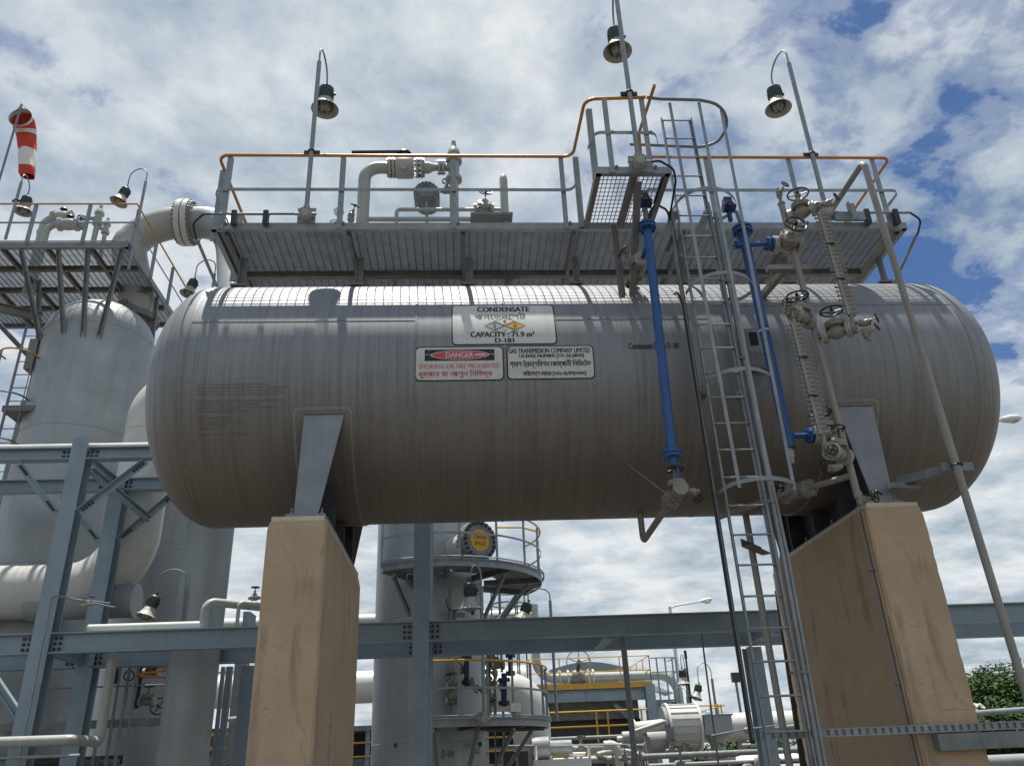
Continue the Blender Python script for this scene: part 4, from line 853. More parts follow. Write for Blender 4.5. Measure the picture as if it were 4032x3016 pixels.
for (px, py, dy) in ((245, 855, 0), (285, 905, -.2)):
    o = ppx(px, py)+V(0, dy, 0); mb = MB(); mb.lathe(o, (1,0,0), [(0,-.22),(.16,-.22),(.16,-.16),(.12,-.14),(.14,-.05),(.14,.05),(.12,.14),(.16,.16),(.16,.22),(0,.22)], 18); vv = mb.build('ball_valve', 'pipe_cream', pp); MB().lathe(o+V(0,0,.14), (0,0,1), [(.02,0),(.02,.06),(.09,.07),(.06,.11),(0,.12)], 12).build('lever_hub', 'black', vv)
for (px, py, s) in ((388, 860, 1.0), (418, 900, .8)):
    o = ppx(px, py); MB().lathe(o, (0,0,1), [(.06*s,-1.0),(.06*s,-.2*s),(.11*s,-.19*s),(.11*s,-.1*s),(.07*s,-.08*s),(.08*s,.08*s),(.11*s,.1*s),(.11*s,.16*s),(.05*s,.26*s),(.04*s,.36*s),(0,.38*s)], 16).build('relief_valve', 'pipe_cream', pp)
    MB().cyl(o, o-V(.32*s, 0, 0), .05*s, 10).build('inlet_stub', 'pipe_cream', pp)
wheel('handwheel', pp, ppx(320, 860), (0,-.6,.8), .17); small_valve(pp, ppx(315, 895), (1,0,0), (0,0,1), .3)
lamp((-9.35, 4.78, PZ), 13.35, (-.08, .45), 'bell lamp on the left front rail of the column platform', mount='', rail_z=PZ+1.0, neck=.3)
lamp((-6.86, 5.0, PZ-.6), 13.55, (-.42, .10), 'bell lamp on the pole at the right corner of the column platform', mount='', tilt=(-.25, -.1), neck=.40, drop=.52)
lamp((-5.55, 6.3, 9.0), 12.0, (-.46, .08), 'lower bell lamp on a thin pole behind the tank end', mount='', tilt=(-.2, -.1), neck=.40, drop=.52)
# overhead line
ov = thing('overhead_pipe', 'thick cream overhead pipe with large bolted flange joining the column to a downcomer', 'pipe', (-6.2, 6.0, 0))
YO = 6.7; P1 = at(735, 878, Y=YO); zo = P1.z; rr = .382
pth = spline([(CXL+.40, 6.95, 11.2), (CXL+.41, 6.9, 11.75)]+[at(x, y, Y=YO) for x, y in ((508, 985), (522, 955), (560, 921), (610, 897), (665, 882), (712, 878))], 4)
MB().tube(pth, rr, 28).build('upper_elbow', 'pipe_cream', ov, sharp=60)
MB().tube(spline([(P1.x+.14, YO, zo), (-6.0, 6.65, zo-.05), (-5.58, 6.5, zo-.32), (-5.22, 6.2, zo-.95), (-4.92, 5.7, zo-1.95), (-4.48, 4.75, zo-3.5), (-4.28, 4.2, zo-5.0), (-4.28, 4.2, 0)], 6), rr, 28).build('downcomer', 'vessel_light', ov, sharp=60)
for k in (-1, 1):
    MB().lathe(P1+V(k*.075, 0, 0), (1,0,0), [(rr,-.06),(.56,-.06),(.56,.06),(rr,.06)], 40).build('flange', 'pipe_white', ov)
bm = MB(); bm.cyl((-.04,0,0), (.04,0,0), .030, 6)
each('bolt', 'bolt', ov, bm, [P1+V(k*.17, .497*math.cos(i*math.pi/14), .497*math.sin(i*math.pi/14)) for k in (-1, 1) for i in range(28)])
for z in (2.35, 4.6): MB().lathe((-4.28, 4.2, z), (0,0,1), [(rr-.01,-.012),(rr+.008,0),(rr-.01,.012)], 32).build('weld_seam', 'white_metal', ov)
# big white bend
wp = thing('white_pipe_bend', 'large white pipe rising through two wide bends behind the steel frame', 'pipe', (-6.2, 5.0, 4.7))
zr = 4.68; rw = .45; xw = -5.86
MB().tube(fillet([(-12, 5.0, zr), (xw, 5.0, zr), (xw, 5.0, 8.45), (-3.2, 5.2, 8.45)], [1.0, .62], 12), rw, 32).build('pipe', 'pipe_white', wp, sharp=60)
for z in (6.35, 7.55): MB().lathe((xw, 5.0, z), (0,0,1), [(rw-.01,-.014),(rw+.01,0),(rw-.01,.014)], 32).build('weld_seam', 'pipe_white', wp)
# drum stub under it
sd_ = thing('horizontal_drum', 'short grey horizontal drum with flat end beside the steel frame', 'drum', (-6.3, 4.9, 3.4))
c = at(500, 2366, Y=4.9); MB().lathe(c, (1,0,0), [(0,-1.6),(.28,-1.6),(.28,.16),(.285,.165),(0,.17)], 28).build('shell', 'vessel_light', sd_)
MB().box((c.x-.5, 4.8, 3.3), (c.x-.4, 5.0, c.z-.2)).build('support', 'steel_blue', sd_, smooth=False)

# ------------------------------------------------------------------ blue-grey steel pipe rack
rk = thing('pipe_rack', 'blue grey steel pipe rack of bolted columns and long beams behind the tank', 'steel frame', (0, 3.5, 0))
RY0, RY1 = 2.85, 4.3
bolt6 = MB(); bolt6.cyl((0,0,0), (0,-.03,0), .022, 6)
def rcol(x, y, z1, name='rack_column', w=.25):
    return MB().ibeam((x, y+.13, -.05), (x, y+.13, z1), w, .26, .02, .014, (0,1,0)).build(name, 'steel_blue', rk, smooth=False)
def rbeam(x0, x1, y, zc_, h, w=.18, bolts=True, nb=3, yf=None):
    o = MB().ibeam((x0, y+w/2, zc_), (x1, y+w/2, zc_), w, h, .018, .012).build('rack_beam', 'steel_blue', rk, smooth=False)
    if bolts:
        pl = []
        for xe, s in ((x0, 1), (x1, -1)):
            for i in range(nb):
                for j in range(2): pl.append((xe+s*(.05+.075*j), y+w/2-.007, zc_+(i-(nb-1)/2)*.075))
        each('bolt', 'bolt_dark', o, bolt6, pl)
    return o
cF = -6.06; rcol(cF, RY0, 6.65); rcol(-6.0, RY1, 6.5); rcol(-10.6, RY0, 6.65)
rcol(-.64, RY0, 7.2, w=.235); rcol(-.64, RY1, 7.2, w=.235); rcol(4.80, RY1, 3.28, w=.25); rcol(10.2, RY0, 6.5)
for x0, x1 in ((-10.45, cF-.13), (cF+.13, -2.0)):
    rbeam(x0, x1, RY0, 6.385, .20, nb=2); rbeam(x0, x1, RY1, 6.36, .22, nb=2)
for x0, x1 in ((-10.45, cF-.13), (cF+.13, -.76), (-.52, 10.05)):
    rbeam(x0, x1, RY0, 3.485, .29); rbeam(x0, x1, RY1, 3.46, .29)
for x, z in ((cF, 6.36), (cF, 3.46), (-.64, 3.46), (-3.05, 3.42), (2.2, 3.42), (4.80, 3.42)): MB().ibeam((x, RY0+.27, z), (x, RY1, z), .14, .2).build('cross_beam', 'steel_blue', rk, smooth=False)
def brace(a, b, y, mat='steel_blue'):
    a = V(a[0], y, a[1]); b = V(b[0], y, b[1]); d = (b-a).normalized(); o = MB().angle(a, b, .10, .09, .01, (0,-1,0)).build('brace', mat, rk, smooth=False)
    n = Vector((-d.z, 0, d.x)); s_ = 1
    each('bolt', 'bolt_dark', o, bolt6, [a+d*(.07+.055*i)+d.cross(V(0,-1,0))*.05 for i in range(4)]+[b-d*(.07+.055*i)+d.cross(V(0,-1,0))*.05 for i in range(4)])
brace((-6.93, 6.27), (-6.20, 5.45), RY0+.06); brace((-5.92, 5.45), (-5.03, 6.27), RY0+.06)
brace((-6.9, 6.22), (-6.14, 5.40), RY1+.06); brace((-5.86, 5.40), (-5.0, 6.24), RY1+.06)
MB().ibeam((cF+.1, RY0+.3, 6.2), (cF+.7, RY1, 5.7), .1, .1).build('brace', 'steel_blue', rk, smooth=False)
MB().ibeam((-6.9, RY0+.2, 3.3), (-6.1, RY0+.2, 2.4), .1, .1).build('brace', 'steel_blue', rk, smooth=False)
# pipes on the rack
rp = thing('rack_pipe', 'slim white pipe lying along the top beam of the frame at left', 'pipe', (-6, 3.0, 6.5))
MB().cyl((-12, 3.06, 6.55), (-2.5, 3.06, 6.55), .068, 14).build('pipe', 'pipe_white', rp)
rp2 = thing('rack_pipe', 'white pipe along the long lower beam bending up beside the left pier', 'pipe', (-4, 3.0, 3.6))
q0 = at(802, 2480, Y=3.1); q1 = at(802, 2370, Y=3.1); q2 = at(1010, 2400, Y=3.6)
MB().cyl((-5.5, 3.05, 3.70), (q0.x, 3.05, 3.70), .06, 14).build('pipe', 'pipe_white', rp2)
MB().tube(fillet([(q0.x, 3.05, 3.62), (q0.x, 3.05, q1.z), (q0.x+.9, 3.7, q1.z-.02)], .14, 7), .062, 14).build('riser', 'pipe_cream', rp2)
MB().tube(fillet([(q0.x+.45, 3.2, 3.64), (q0.x+.45, 3.2, q1.z+.0), (q0.x+.9, 3.6, q1.z)], .07, 6), .03, 10).build('branch', 'pipe_cream', rp2)
small_valve(rp2, (q0.x+.62, 3.4, q1.z+.1), (1,0,0), (0,0,1), .18, 'valve'); MB().box((q0.x+.5, 3.3, 3.62), (q0.x+.6, 3.7, q1.z-.12)).build('support', 'steel_blue', rp2, smooth=False)
# near pipe low left
lq = thing('bent_pipe', 'beige pipe crossing low at far left and turning up beside the frame column', 'pipe', (-5.3, 2.3, 0))
e0 = at(285, 2912, Y=2.35); MB().tube(fillet([(-9, 2.35, e0.z+.02), (e0.x, 2.35, e0.z), (e0.x, 3.2, e0.z), (e0.x, 3.2, 3.3)], .08, 6), .068, 14).build('pipe', 'pipe_cream', lq)
MB().cyl((-9, 2.3, e0.z-.17), (e0.x+.15, 2.3, e0.z-.19), .02, 8).build('tracer_tube', 'galv', lq)
tb = thing('instrument_tubing', 'pair of thin vertical tubes with small valves clipped to the frame column', 'tubing', (-5.8, 2.75, 0))
for k, dx in enumerate((0, .09)):
    p0 = at(205+22*k, 2345, Y=2.72); MB().tube(fillet([(p0.x+.02, 2.72, 0), (p0.x, 2.72, p0.z), (p0.x+.55, 3.4, p0.z-.06*k)], .05, 5), .014, 8).build('tube', 'galv', tb)
for px, py in ((330, 2385), (357, 2378)): small_valve(tb, at(px, py, Y=3.0), (1,0,.1), (0,0,1), .12, 'valve')
# low platform with rails between the column and the downcomer
pl2 = thing('lower_platform', 'shaded lower platform with orange rails beside the left column', 'platform', (-6.6, 5.2, 2.4))
PX = lambda x, y, Y=5.0: at(x, y, Y=Y)
a, b = PX(350, 2835), PX(640, 2825); zpl = b.z
MB().box((a.x-1.5, 4.95, zpl-.12), (b.x+.3, 5.02, zpl)).build('edge_beam', 'galv_dull', pl2, smooth=False); MB().box((a.x-1.5, 5.02, zpl-.06), (b.x+.3, 5.4, zpl-.03)).build('deck', 'dark_plant', pl2, smooth=False)
for px in (405, 455, 490, 525): p_ = PX(px, 2825); MB().angle((p_.x, 4.93, zpl-1.0), (p_.x, 4.93, zpl+1.0), .04, .04, .006, (0,1,0)).build('rail_post', 'galv', pl2, smooth=False)
for (x0, y0), (x1, y1) in (((440, 2615), (540, 2613)), ((545, 2617), (660, 2625)), ((540, 2655), (655, 2638)), ((550, 2660), (655, 2666))): MB().cyl(PX(x0, y0, 4.9), PX(x1, y1, 5.2), .02, 8).build('top_rail', 'orange', pl2)
MB().cyl((a.x-1.0, 4.9, zpl+.5), (b.x+.3, 4.9, zpl+.5), .015, 6).build('mid_rail', 'galv', pl2)
MB().cyl((a.x-1.0, 4.9, zpl-.8), (b.x-.2, 4.9, zpl-.8), .02, 6).build('low_rail', 'galv', pl2)
lg = thing('small_level_gauge', 'short navy level gauge with valves above the lower left platform', 'gauge', PX(540, 2820, 5.15))
p_ = PX(545, 2700, 5.15); MB().cyl(p_-V(0,0,.35), p_+V(0,0,.35), .05, 12).build('chamber', 'navy', lg); gate_valve(lg, p_+V(.18, 0, .2), (1,0,0), (0,0,1), .22); gate_valve(lg, p_+V(.18, 0, -.25), (1,0,0), (0,0,1), .22)
MB().cyl(PX(450, 2690, 5.15), PX(455, 2620, 5.15), .06, 10).build('chamber', 'navy', lg); wheel('handwheel', lg, PX(625, 2780, 5.2), (0,-1,.2), .13)
MB().torus(PX(508, 2660, 5.2), (.2,-1,0), .08, .012, 16, 5).build('cable_loop', 'rubber', lg)
# cage ladder of the left column
cg = thing('column_ladder', 'small caged ladder with orange top hoop on the left side of the column', 'ladder', (-9.4, 5.8, 0))
def lgp(x, y): return at(x, y, Y=5.8)
t0 = lgp(85, 1420); lxc = t0.x
for dx in (-.18, .18): MB().bar((lxc+.05+dx, 5.9, 0), (lxc+.05+dx, 5.9, t0.z+.9), .05, .02, (0,1,0)).build('stringer', 'galv_dull', cg, smooth=False)
z = 3.0
while z < t0.z+.8: MB().cyl((lxc-.13, 5.9, z), (lxc+.23, 5.9, z), .011, 6).build('rung', 'galv_dull', cg); z += .3
zz2 = [t0.z, t0.z-.95, t0.z-1.9, t0.z-2.9]
for k, z in enumerate(zz2):
    MB().tube([(lxc+.05+.34*math.cos(R_(-195+210*i/14)), 5.62+.38*math.sin(R_(-195+210*i/14)), z) for i in range(15)], .018, 6).build('cage_hoop', 'orange' if k == 0 else 'galv_dull', cg)
for i in (2, 5, 9, 12): ang = R_(-195+210*i/14); MB().cyl((lxc+.05+.34*math.cos(ang), 5.62+.38*math.sin(ang), zz2[-1]), (lxc+.05+.34*math.cos(ang), 5.62+.38*math.sin(ang), t0.z), .012, 6).build('cage_strap', 'galv_dull', cg)
p_ = lgp(110, 1630); MB().box((p_.x-.35, 5.5, p_.z-.06), (p_.x+.25, 6.1, p_.z+.06)).build('rest_plate', 'beam_dark', cg, smooth=False)
sl_ = thing('side_pipe', 'grey pipe running down the left flank of the column', 'pipe', (-9.2, 6.4, 0)); MB().cyl((-9.05, 6.4, 0), (-9.05, 6.4, 8.9), .12, 14).build('pipe', 'vessel_light', sl_)
# lamp below the white bend
lamp((-4.43, 3.75, 3.6), 4.42, (-.42, -.02), 'bell lamp drooping beside the cream downcomer above the low beam', mount='', tilt=(-.25, -.2), neck=.28, drop=.42, sc=.85)
rc = thing('rear_column', 'grey weathered vessel standing between the white bend and the cream downcomer', 'column', (-6.75, 9.6, 0))
MB().lathe((-6.75, 9.6, 0), (0,0,1), [(1.12, 0), (1.12, 3), (1.12, 6), (1.12, 8.0)]+[(1.12*math.cos(math.pi/2*i/8), 8.0+.55*math.sin(math.pi/2*i/8)) for i in range(1, 9)], 48).build('shell', 'vessel', rc, sharp=60)
for z in (2.0, 4.2, 6.4): MB().lathe((-6.75, 9.6, z), (0,0,1), [(1.11,-.014),(1.128,-.005),(1.128,.005),(1.11,.014)], 48).build('weld_seam', 'vessel', rc)
# windsock
wsk = thing('windsock', 'drooping red and white striped windsock on a slim pole', 'windsock', (-12.6, 9, 0))
YW = 9.3; mo = at(80, 462, Y=YW); sc_ = m_px(1, mo); rw_ = 43*sc_
cpth = [(0, 0, 0), (0, .10, 0), (.0, .24, -.03), (.01, .36, -.12), (.03, .43, -.28), (.06, .46, -.45), (.10, .47, -.62), (.16, .47, -.85), (.20, .46, -1.08), (.26, .45, -1.32), (.30, .44, -1.52), (.36, .43, -1.72), (.41, .42, -1.86)]
crad = [1, .98, .95, .92, .88, .84, .80, .76, .76, .74, .72, .70, .58]
cbnd = ['windsock_white', 'windsock_white', 'windsock_red', 'windsock_red', 'windsock_red', 'windsock_white', 'windsock_red', 'windsock_red', 'windsock_white', 'windsock_white', 'windsock_red', 'windsock_red']
cbnd = ['windsock_white', 'windsock_red', 'windsock_red', 'windsock_white', 'windsock_red', 'windsock_red', 'windsock_red', 'windsock_white', 'windsock_white', 'windsock_white', 'windsock_red', 'windsock_red']
n = 28; ring = []; cp3 = [mo+Vector(p) for p in cpth]
for i, p in enumerate(cp3):
    d = (cp3[min(i+1, 12)]-cp3[max(i-1, 0)]).normalized(); e1 = V(1, 0, 0); e2 = e1.cross(d).normalized()
    ring.append([p+(e1*math.cos(2*math.pi*j/n)+e2*math.sin(2*math.pi*j/n)*(1 if i < 4 else .72))*rw_*crad[i]*(1+(.06*math.sin(3*2*math.pi*j/n+i*.9)+.05*math.sin(5*2*math.pi*j/n-i*1.3))*(i > 2)) for j in range(n)])
i = 0
while i < 12:
    k = i
    while k < 12 and cbnd[k] == cbnd[i]: k += 1
    vs_ = [v for r in ring[i:k+1] for v in r]
    MB().add(vs_, [(a*n+j, a*n+(j+1) % n, (a+1)*n+(j+1) % n, (a+1)*n+j) for a in range(k-i) for j in range(n)]).build('fabric_band', cbnd[i], wsk, sharp=180); i = k
MB().torus(mo, (0,1,0), rw_, .012, 28, 6).build('hoop', 'galv', wsk)
pt_ = at(85, 412, Y=9.0)
MB().cyl(V(pt_.x, 9.0, 0), pt_, .03, 8).build('pole', 'galv_dull', wsk)
for j in range(4): a = math.pi/2*j+.5; MB().cyl(pt_, mo+V(rw_*math.cos(a), 0, rw_*math.sin(a)), .007, 5).build('bridle_line', 'bolt_dark', wsk)
# ------------------------------------------------------------------ centre column with round platforms
CC = V(-.78, 9.2, 0); CR = 1.2
cv = thing('process_column', 'grey steel column vessel with bolted manway seen beneath the middle of the tank', 'column', CC)
MB().lathe(CC, (0,0,1), [(CR, 0), (CR, 2.1), (CR, 4.6), (CR, 8.2)]+[(CR*math.cos(math.pi/2*i/10), 8.2+.6*math.sin(math.pi/2*i/10)) for i in range(1, 11)], 56).build('shell', 'vessel', cv, sharp=60)
for z in (2.15, 4.6, 6.9): MB().lathe(CC+V(0,0,z), (0,0,1), [(CR-.01,-.014),(CR+.008,-.005),(CR+.008,.005),(CR-.01,.014)], 56).build('weld_seam', 'vessel', cv)
def col_text(par, s, ang, z0, z1, wd, c, r, mat='print_faded'):
    uv, fs = fit_text(s, -wd/2, wd/2, z0, z1); MB().add([(c.x+r*math.sin(ang+u/r), c.y-r*math.cos(ang+u/r), z) for u, z in uv], fs).build('lettering', mat, par, smooth=False)
col_text(cv, 'D-101', .36, 1.86, 1.98, .26, CC, CR+.006, 'print_black'); col_text(cv, 'KOD', 1.0, 1.91, 2.03, .22, CC, CR+.006)
for px, py in ((1558, 2932), (1890, 2928)):
    p_ = at(px, py, Y=8.15); MB().cyl(V(p_.x, 8.4, p_.z), p_, .045, 10).build('vent_stub', 'dark_plant', cv)
ax = Vector((.55, -.835, 0)).normalized(); mc = V(CC.x, CC.y, 6.02)
MB().lathe(mc, ax, [(.30, .8), (.30, 1.86)], 28).build('manway_neck', 'pipe_white', cv)
mw = MB().lathe(mc, ax, [(.30, 1.84), (.43, 1.84), (.43, 1.94), (.405, 1.945), (.405, 1.955), (.43, 1.96), (.43, 2.06), (0, 2.06)], 40).build('manway_cover', 'galv_dull', cv)
u_, v_ = perp(ax); fc = mc+ax*2.062
MB().lathe(fc, ax, [(0, .004), (.235, .004), (.235, 0)], 36).build('warning_disc', 'print_amber', mw, smooth=False)
bm = MB(); bm.cyl(-ax*.30, ax*.05, .034, 6)
each('bolt', 'bolt_dark', mw, bm, [fc+(u_*math.cos(2*math.pi*i/22)+v_*math.sin(2*math.pi*i/22))*.375 for i in range(22)])
rt = Vector((0,0,1)).cross(ax).normalized()
if rt.dot(RGT) < 0: rt = -rt
for s_, z0, z1, wd in (('CONFINED', .025, .11, .36), ('SPACE', -.11, -.025, .28)):
    uv, fs = fit_text(s_, -wd/2, wd/2, z0, z1); MB().add([fc+ax*.007+rt*u+V(0,0,z) for u, z in uv], fs).build('lettering', 'print_black', mw, smooth=False)
PC = V(-.45, 9.2, 0)
def round_platform(z, a0, a1, r0, r1, label, rail_gap=None, hr=1.05):
    t = thing('round_platform', label, 'platform', PC+V(0,0,z)); n = 28
    def P(r, a, dz=0): return V(PC.x+r*math.sin(a), PC.y-r*math.cos(a), z+dz)
    A = [R_(a0+(a1-a0)*i/n) for i in range(n+1)]
    vs_ = []; fs_ = []
    for a in A:
        for r, dz in ((r1, -.14), (r1+.02, -.14), (r1+.02, .03), (r1, .03)): vs_.append(P(r, a, dz))
    for i in range(n):
        for j in range(4): fs_.append((i*4+j, i*4+(j+1) % 4, i*4+4+(j+1) % 4, i*4+4+j))
    MB().add(vs_, fs_).build('rim', 'galv', t, smooth=False)
    mb = MB()
    k = r0
    while k < r1-.02:
        for i in range(n): mb.bar(P(k, A[i], -.02), P(k, A[i+1], -.02), .006, .035)
        k += .05
    for i in range(0, n*3+1):
        a = R_(a0+(a1-a0)*i/(n*3)); mb.bar(P(r0, a, -.02), P(r1, a, -.02), .007, .028)
    o = mb.build('grating_panel', 'galv_dull', t, smooth=False); o['kind'] = 'stuff'
    for i in range(0, n+1, 7):
        MB().channel(P(r0-.3, A[i], -.10), P(r1-.01, A[i], -.10), .07, .13, .01).build('radial_beam', 'beam_dark', t, smooth=False)
        MB().channel(P(r1-.3, A[i], -.17), P(r0-.1, A[i], -1.15), .06, .07, .01).build('knee_brace', 'galv_dull', t, smooth=False)
    for i in range(0, n+1, 4): MB().angle(P(r1+.02, A[i], -.08), P(r1+.02, A[i], hr), .05, .05, .007, (0,1,0)).build('rail_post', 'galv', t, smooth=False)
    MB().tube([P(r1+.03, a, hr) for a in A], .022, 8).build('top_rail', 'yellow', t)
    flat_rail([P(r1+.03, a, hr*.52) for a in A], 'mid_rail', 'galv', t, rad=0)
    for dz in (.0, .05): MB().tube([P(r1+.07, a, dz) for a in A], .016, 6).build('edge_conduit', 'galv', t)
    return t, P
rp1, PP = round_platform(5.52, -33, 118, 1.22, 2.22, 'curved grating platform with yellow rail round the centre column below the manway')
MB().tube([PP(1.4, R_(60), 1.05), PP(1.9, R_(70), 1.05), PP(2.25, R_(85), 1.05)], .02, 8).build('gate_rail', 'yellow', rp1)
MB().channel((-1.2, 7.6, 5.30), (-.9, 8.3, 5.05), .10, .16, .012).build('radial_beam', 'beam_dark', rp1, smooth=False)
rp2_, PP2 = round_platform(2.50, -6, 100, 1.22, 2.2, 'lower curved platform with orange rail and instruments on the centre column')
jb_ = at(1906, 2826, Y=6.93)
lamp((.35, 6.90, 2.50), 4.90, (-.22, .05), 'bell lamp hanging upright from a hooked pole in front of the centre column', tilt=(0, .08), neck=.46, drop=.34, sc=1.25)
lamp((1.86, 8.25, 2.45), 4.86, (-.48, .0), 'tilted bell lamp on hooked pole at the right of the round platform', mount='', tilt=(-.45, -.15), neck=.26, drop=.30, sc=1.05)
# instruments on the lower platform
def stand(px, py, Y): return at(px, py, Y=Y)
ig = thing('instrument_cluster', 'navy level gauges with crowded valves standing on the lower curved platform', 'instruments', (.6, 7.6, 2.5))
for px, y0, y1, r, Y in ((1838, 2560, 2700, .055, 7.8), (1985, 2650, 2780, .06, 7.6), (2010, 2560, 2660, .05, 7.7)):
    a, b = stand(px, y0, Y), stand(px, y1, Y); MB().cyl(a, b, r, 12).build('chamber', 'navy', ig); mb = MB(); mb.flange(a.lerp(b, .2), (0,0,1), r*2, .05, 8, .015); mb.build('flange', 'navy', ig); mb = MB(); mb.flange(a.lerp(b, .9), (0,0,1), r*1.9, .05, 8, .015); mb.build('flange', 'navy', ig)
for px, py, Y in ((1815, 2640, 7.9), (1780, 2700, 7.9), (1930, 2600, 7.7), (1925, 2690, 7.7), (1960, 2620, 7.7), (1780, 2760, 7.9), (1920, 2560, 7.7), (1965, 2560, 7.7)): gate_valve(ig, stand(px, py, Y), (1,.2,0), (random.uniform(-.3,.3), -.3, 1), .22, nb=4)
for px, py, Y in ((1950, 2650, 7.6), (1975, 2700, 7.6), (1905, 2720, 7.7), (1860, 2690, 7.8), (1945, 2760, 7.6)): small_valve(ig, stand(px, py, Y), (0,0,1), (random.uniform(-1,1), -.8, .2), .22)
for px, Y in ((1925, 7.75), (1945, 7.8), (1900, 7.75), (1770, 8.0)): a, b = stand(px, 2570, Y), stand(px+6, 2810, Y); MB().cyl(a, b, .025, 8).build('tube', 'valve', ig)
a, b = stand(2010, 2780, 7.5), stand(2050, 2795, 7.5); MB().box((a.x, 7.4, b.z-.03), (b.x, 7.7, a.z+.05)).build('manifold', 'white_metal', ig, smooth=False)
transmitter(ig, stand(1862, 2420, 7.7), 1.2); MB().tube(fillet([stand(1840, 2395, 7.75), stand(1770, 2405, 7.8), stand(1750, 2360, 7.8), stand(1780, 2350, 7.8)], .1, 5), .012, 6).build('cable', 'rubber', ig)
p_ = stand(1790, 2420, 7.9); mb = MB(); mb.flange(p_, (-1,-.3,0), .10, .03, 8, .012); mb.cyl(p_, p_+V(.2,.1,0), .05, 10); mb.build('nozzle', 'galv_dull', ig)
# white elbow to the right of the column
we = thing('white_elbow_pipe', 'fat white pipe elbow turning down right of the centre column', 'pipe', (1.8, 12, 0))
MB().tube(fillet([(.2, 12, 3.35), (1.62, 12, 3.35), (1.62, 12, 0)], .62, 10), .46, 28).build('pipe', 'pipe_white', we, sharp=60)
MB().lathe((1.62, 12, 2.70), (0,0,1), [(.455,-.03),(.475,-.02),(.475,.02),(.455,.03)], 28).build('band', 'galv_dull', we)
# cage ladder behind round platform
sc2 = thing('cage_hoops', 'small green hooped ladder cage beyond the round platform', 'ladder', (1.6, 13, 0))
c = at(2000, 2380, Y=13)
for dz in (.35, -.0, -.35): MB().tube([(c.x+.45*math.cos(a/12*2*math.pi), 13+.45*math.sin(a/12*2*math.pi), c.z+dz) for a in range(13)], .02, 6).build('hoop', 'green_paint', sc2)
for a in range(6): ang = a*math.pi/3; MB().cyl((c.x+.45*math.cos(ang), 13+.45*math.sin(ang), 0), (c.x+.45*math.cos(ang), 13+.45*math.sin(ang), c.z+.4), .02, 6).build('strap', 'green_paint', sc2)
# long white pipes far behind
for nm, lab, (x0, x1), Y, py0, py1, px in (('far_pipe', 'long white horizontal pipe passing far behind the left pier', (-16, 2.5), 26, 2640, 2768, 1440), ('far_pipe', 'long white pipe just above the long beam behind the centre column', (-14, 1.9), 14, 2418, 2475, 1440), ('far_pipe', 'wide white pipe in the distance between ladder and right pier', (10.2, 24), 30, 2803, 2915, 2950)):
    a, b = at(px, py0, Y=Y), at(px, py1, Y=Y); t = thing(nm, lab, 'pipe', (x0, Y, 0)); zc_ = (a.z+b.z)/2; r = (a.z-b.z)/2
    MB().cyl((x0, Y, zc_), (x1, Y, zc_), r, 32).build('pipe', 'pipe_white', t, sharp=60)
    for k in range(3): x = x0+(x1-x0)*(k+.5)/3; MB().box((x-.15, Y-.2, 0), (x+.15, Y+.2, zc_-r*.85)).build('support', 'galv_dull', t, smooth=False)

# ------------------------------------------------------------------ yellow railed compressor deck
YD = 25
dk = thing('compressor_deck', 'yellow railed equipment deck on blue grey steel frame in the middle distance', 'deck', (5.5, YD, 0))
DX0, DX1, DZ = 2.6, 7.55, 4.50
MB().box((DX0, YD, DZ-.12), (DX1, YD+6, DZ+.06)).build('deck_plate', 'galv_dull', dk, smooth=False)
MB().box((DX0, YD-.03, DZ-.10), (DX1+.03, YD-.005, DZ+.12)).build('toe_board', 'yellow', dk, smooth=False)
for x0, x1 in ((DX0, 4.85), (4.87, 7.5)): MB().ibeam((x0, YD+.1, DZ-.36), (x1, YD+.1, DZ-.36), .2, .42).build('beam', 'steel_blue', dk, smooth=False)
for x in (2.9, 7.45): MB().ibeam((x, YD+.05, 0), (x, YD+.05, DZ), .38, .3, .03, .02, (0,1,0)).build('column', 'steel_blue', dk, smooth=False)
MB().ibeam((6.0, YD+.2, 3.8), (7.2, YD+.2, 2.6), .15, .15).build('brace', 'steel_blue', dk, smooth=False)
def yrail(pts, z, h, mat='yellow', step=1.25, par=dk):
    pts = [V(p[0], p[1], z) for p in pts]
    for f in (1, .5): MB().tube([p+V(0,0,h*f) for p in pts], .022, 6).build('rail', mat, par)
    for a, b in zip(pts[:-1], pts[1:]):
        n = max(1, round((b-a).length/step))
        for i in range(n+1): p = a.lerp(b, i/n); MB().cyl(p, p+V(0,0,h), .022, 6).build('rail_post', mat, par)
yrail([(DX0, YD, 0), (DX1, YD, 0), (DX1, YD+5.5, 0)], DZ, 1.1); yrail([(DX0, YD+5.5, 0), (DX1, YD+5.5, 0)], DZ, 1.1)
for z0 in (2.35, 3.0, 3.55): MB().cyl((3.0, YD-.3, z0), (7.2, YD-.3, z0), .035, 6).build('rail', 'yellow', dk)
for x in (3.25, 5.15, 5.6, 6.95): MB().cyl((x, YD-.3, 1.9), (x, YD-.3, 3.55), .035, 6).build('rail_post', 'yellow', dk)
MB().box((2.6, YD-.35, 1.95), (7.3, YD-.25, 2.2)).build('toe_beam', 'yellow', dk, smooth=False)
MB().box((2.9, YD+1.2, 0), (7.2, YD+3, 3.3)).build('machine_base', 'dark_plant', dk, smooth=False)
MB().box((3.0, YD+.9, 3.3), (7.1, YD+2.6, 4.05)).build('machine_casing', 'galv_dull', dk, smooth=False)
for k in range(7): MB().cyl((3.3+k*.55, YD+.88, 3.62), (3.3+k*.55, YD+.80, 3.62), .07, 8).build('inspection_port', 'dark_plant', dk)
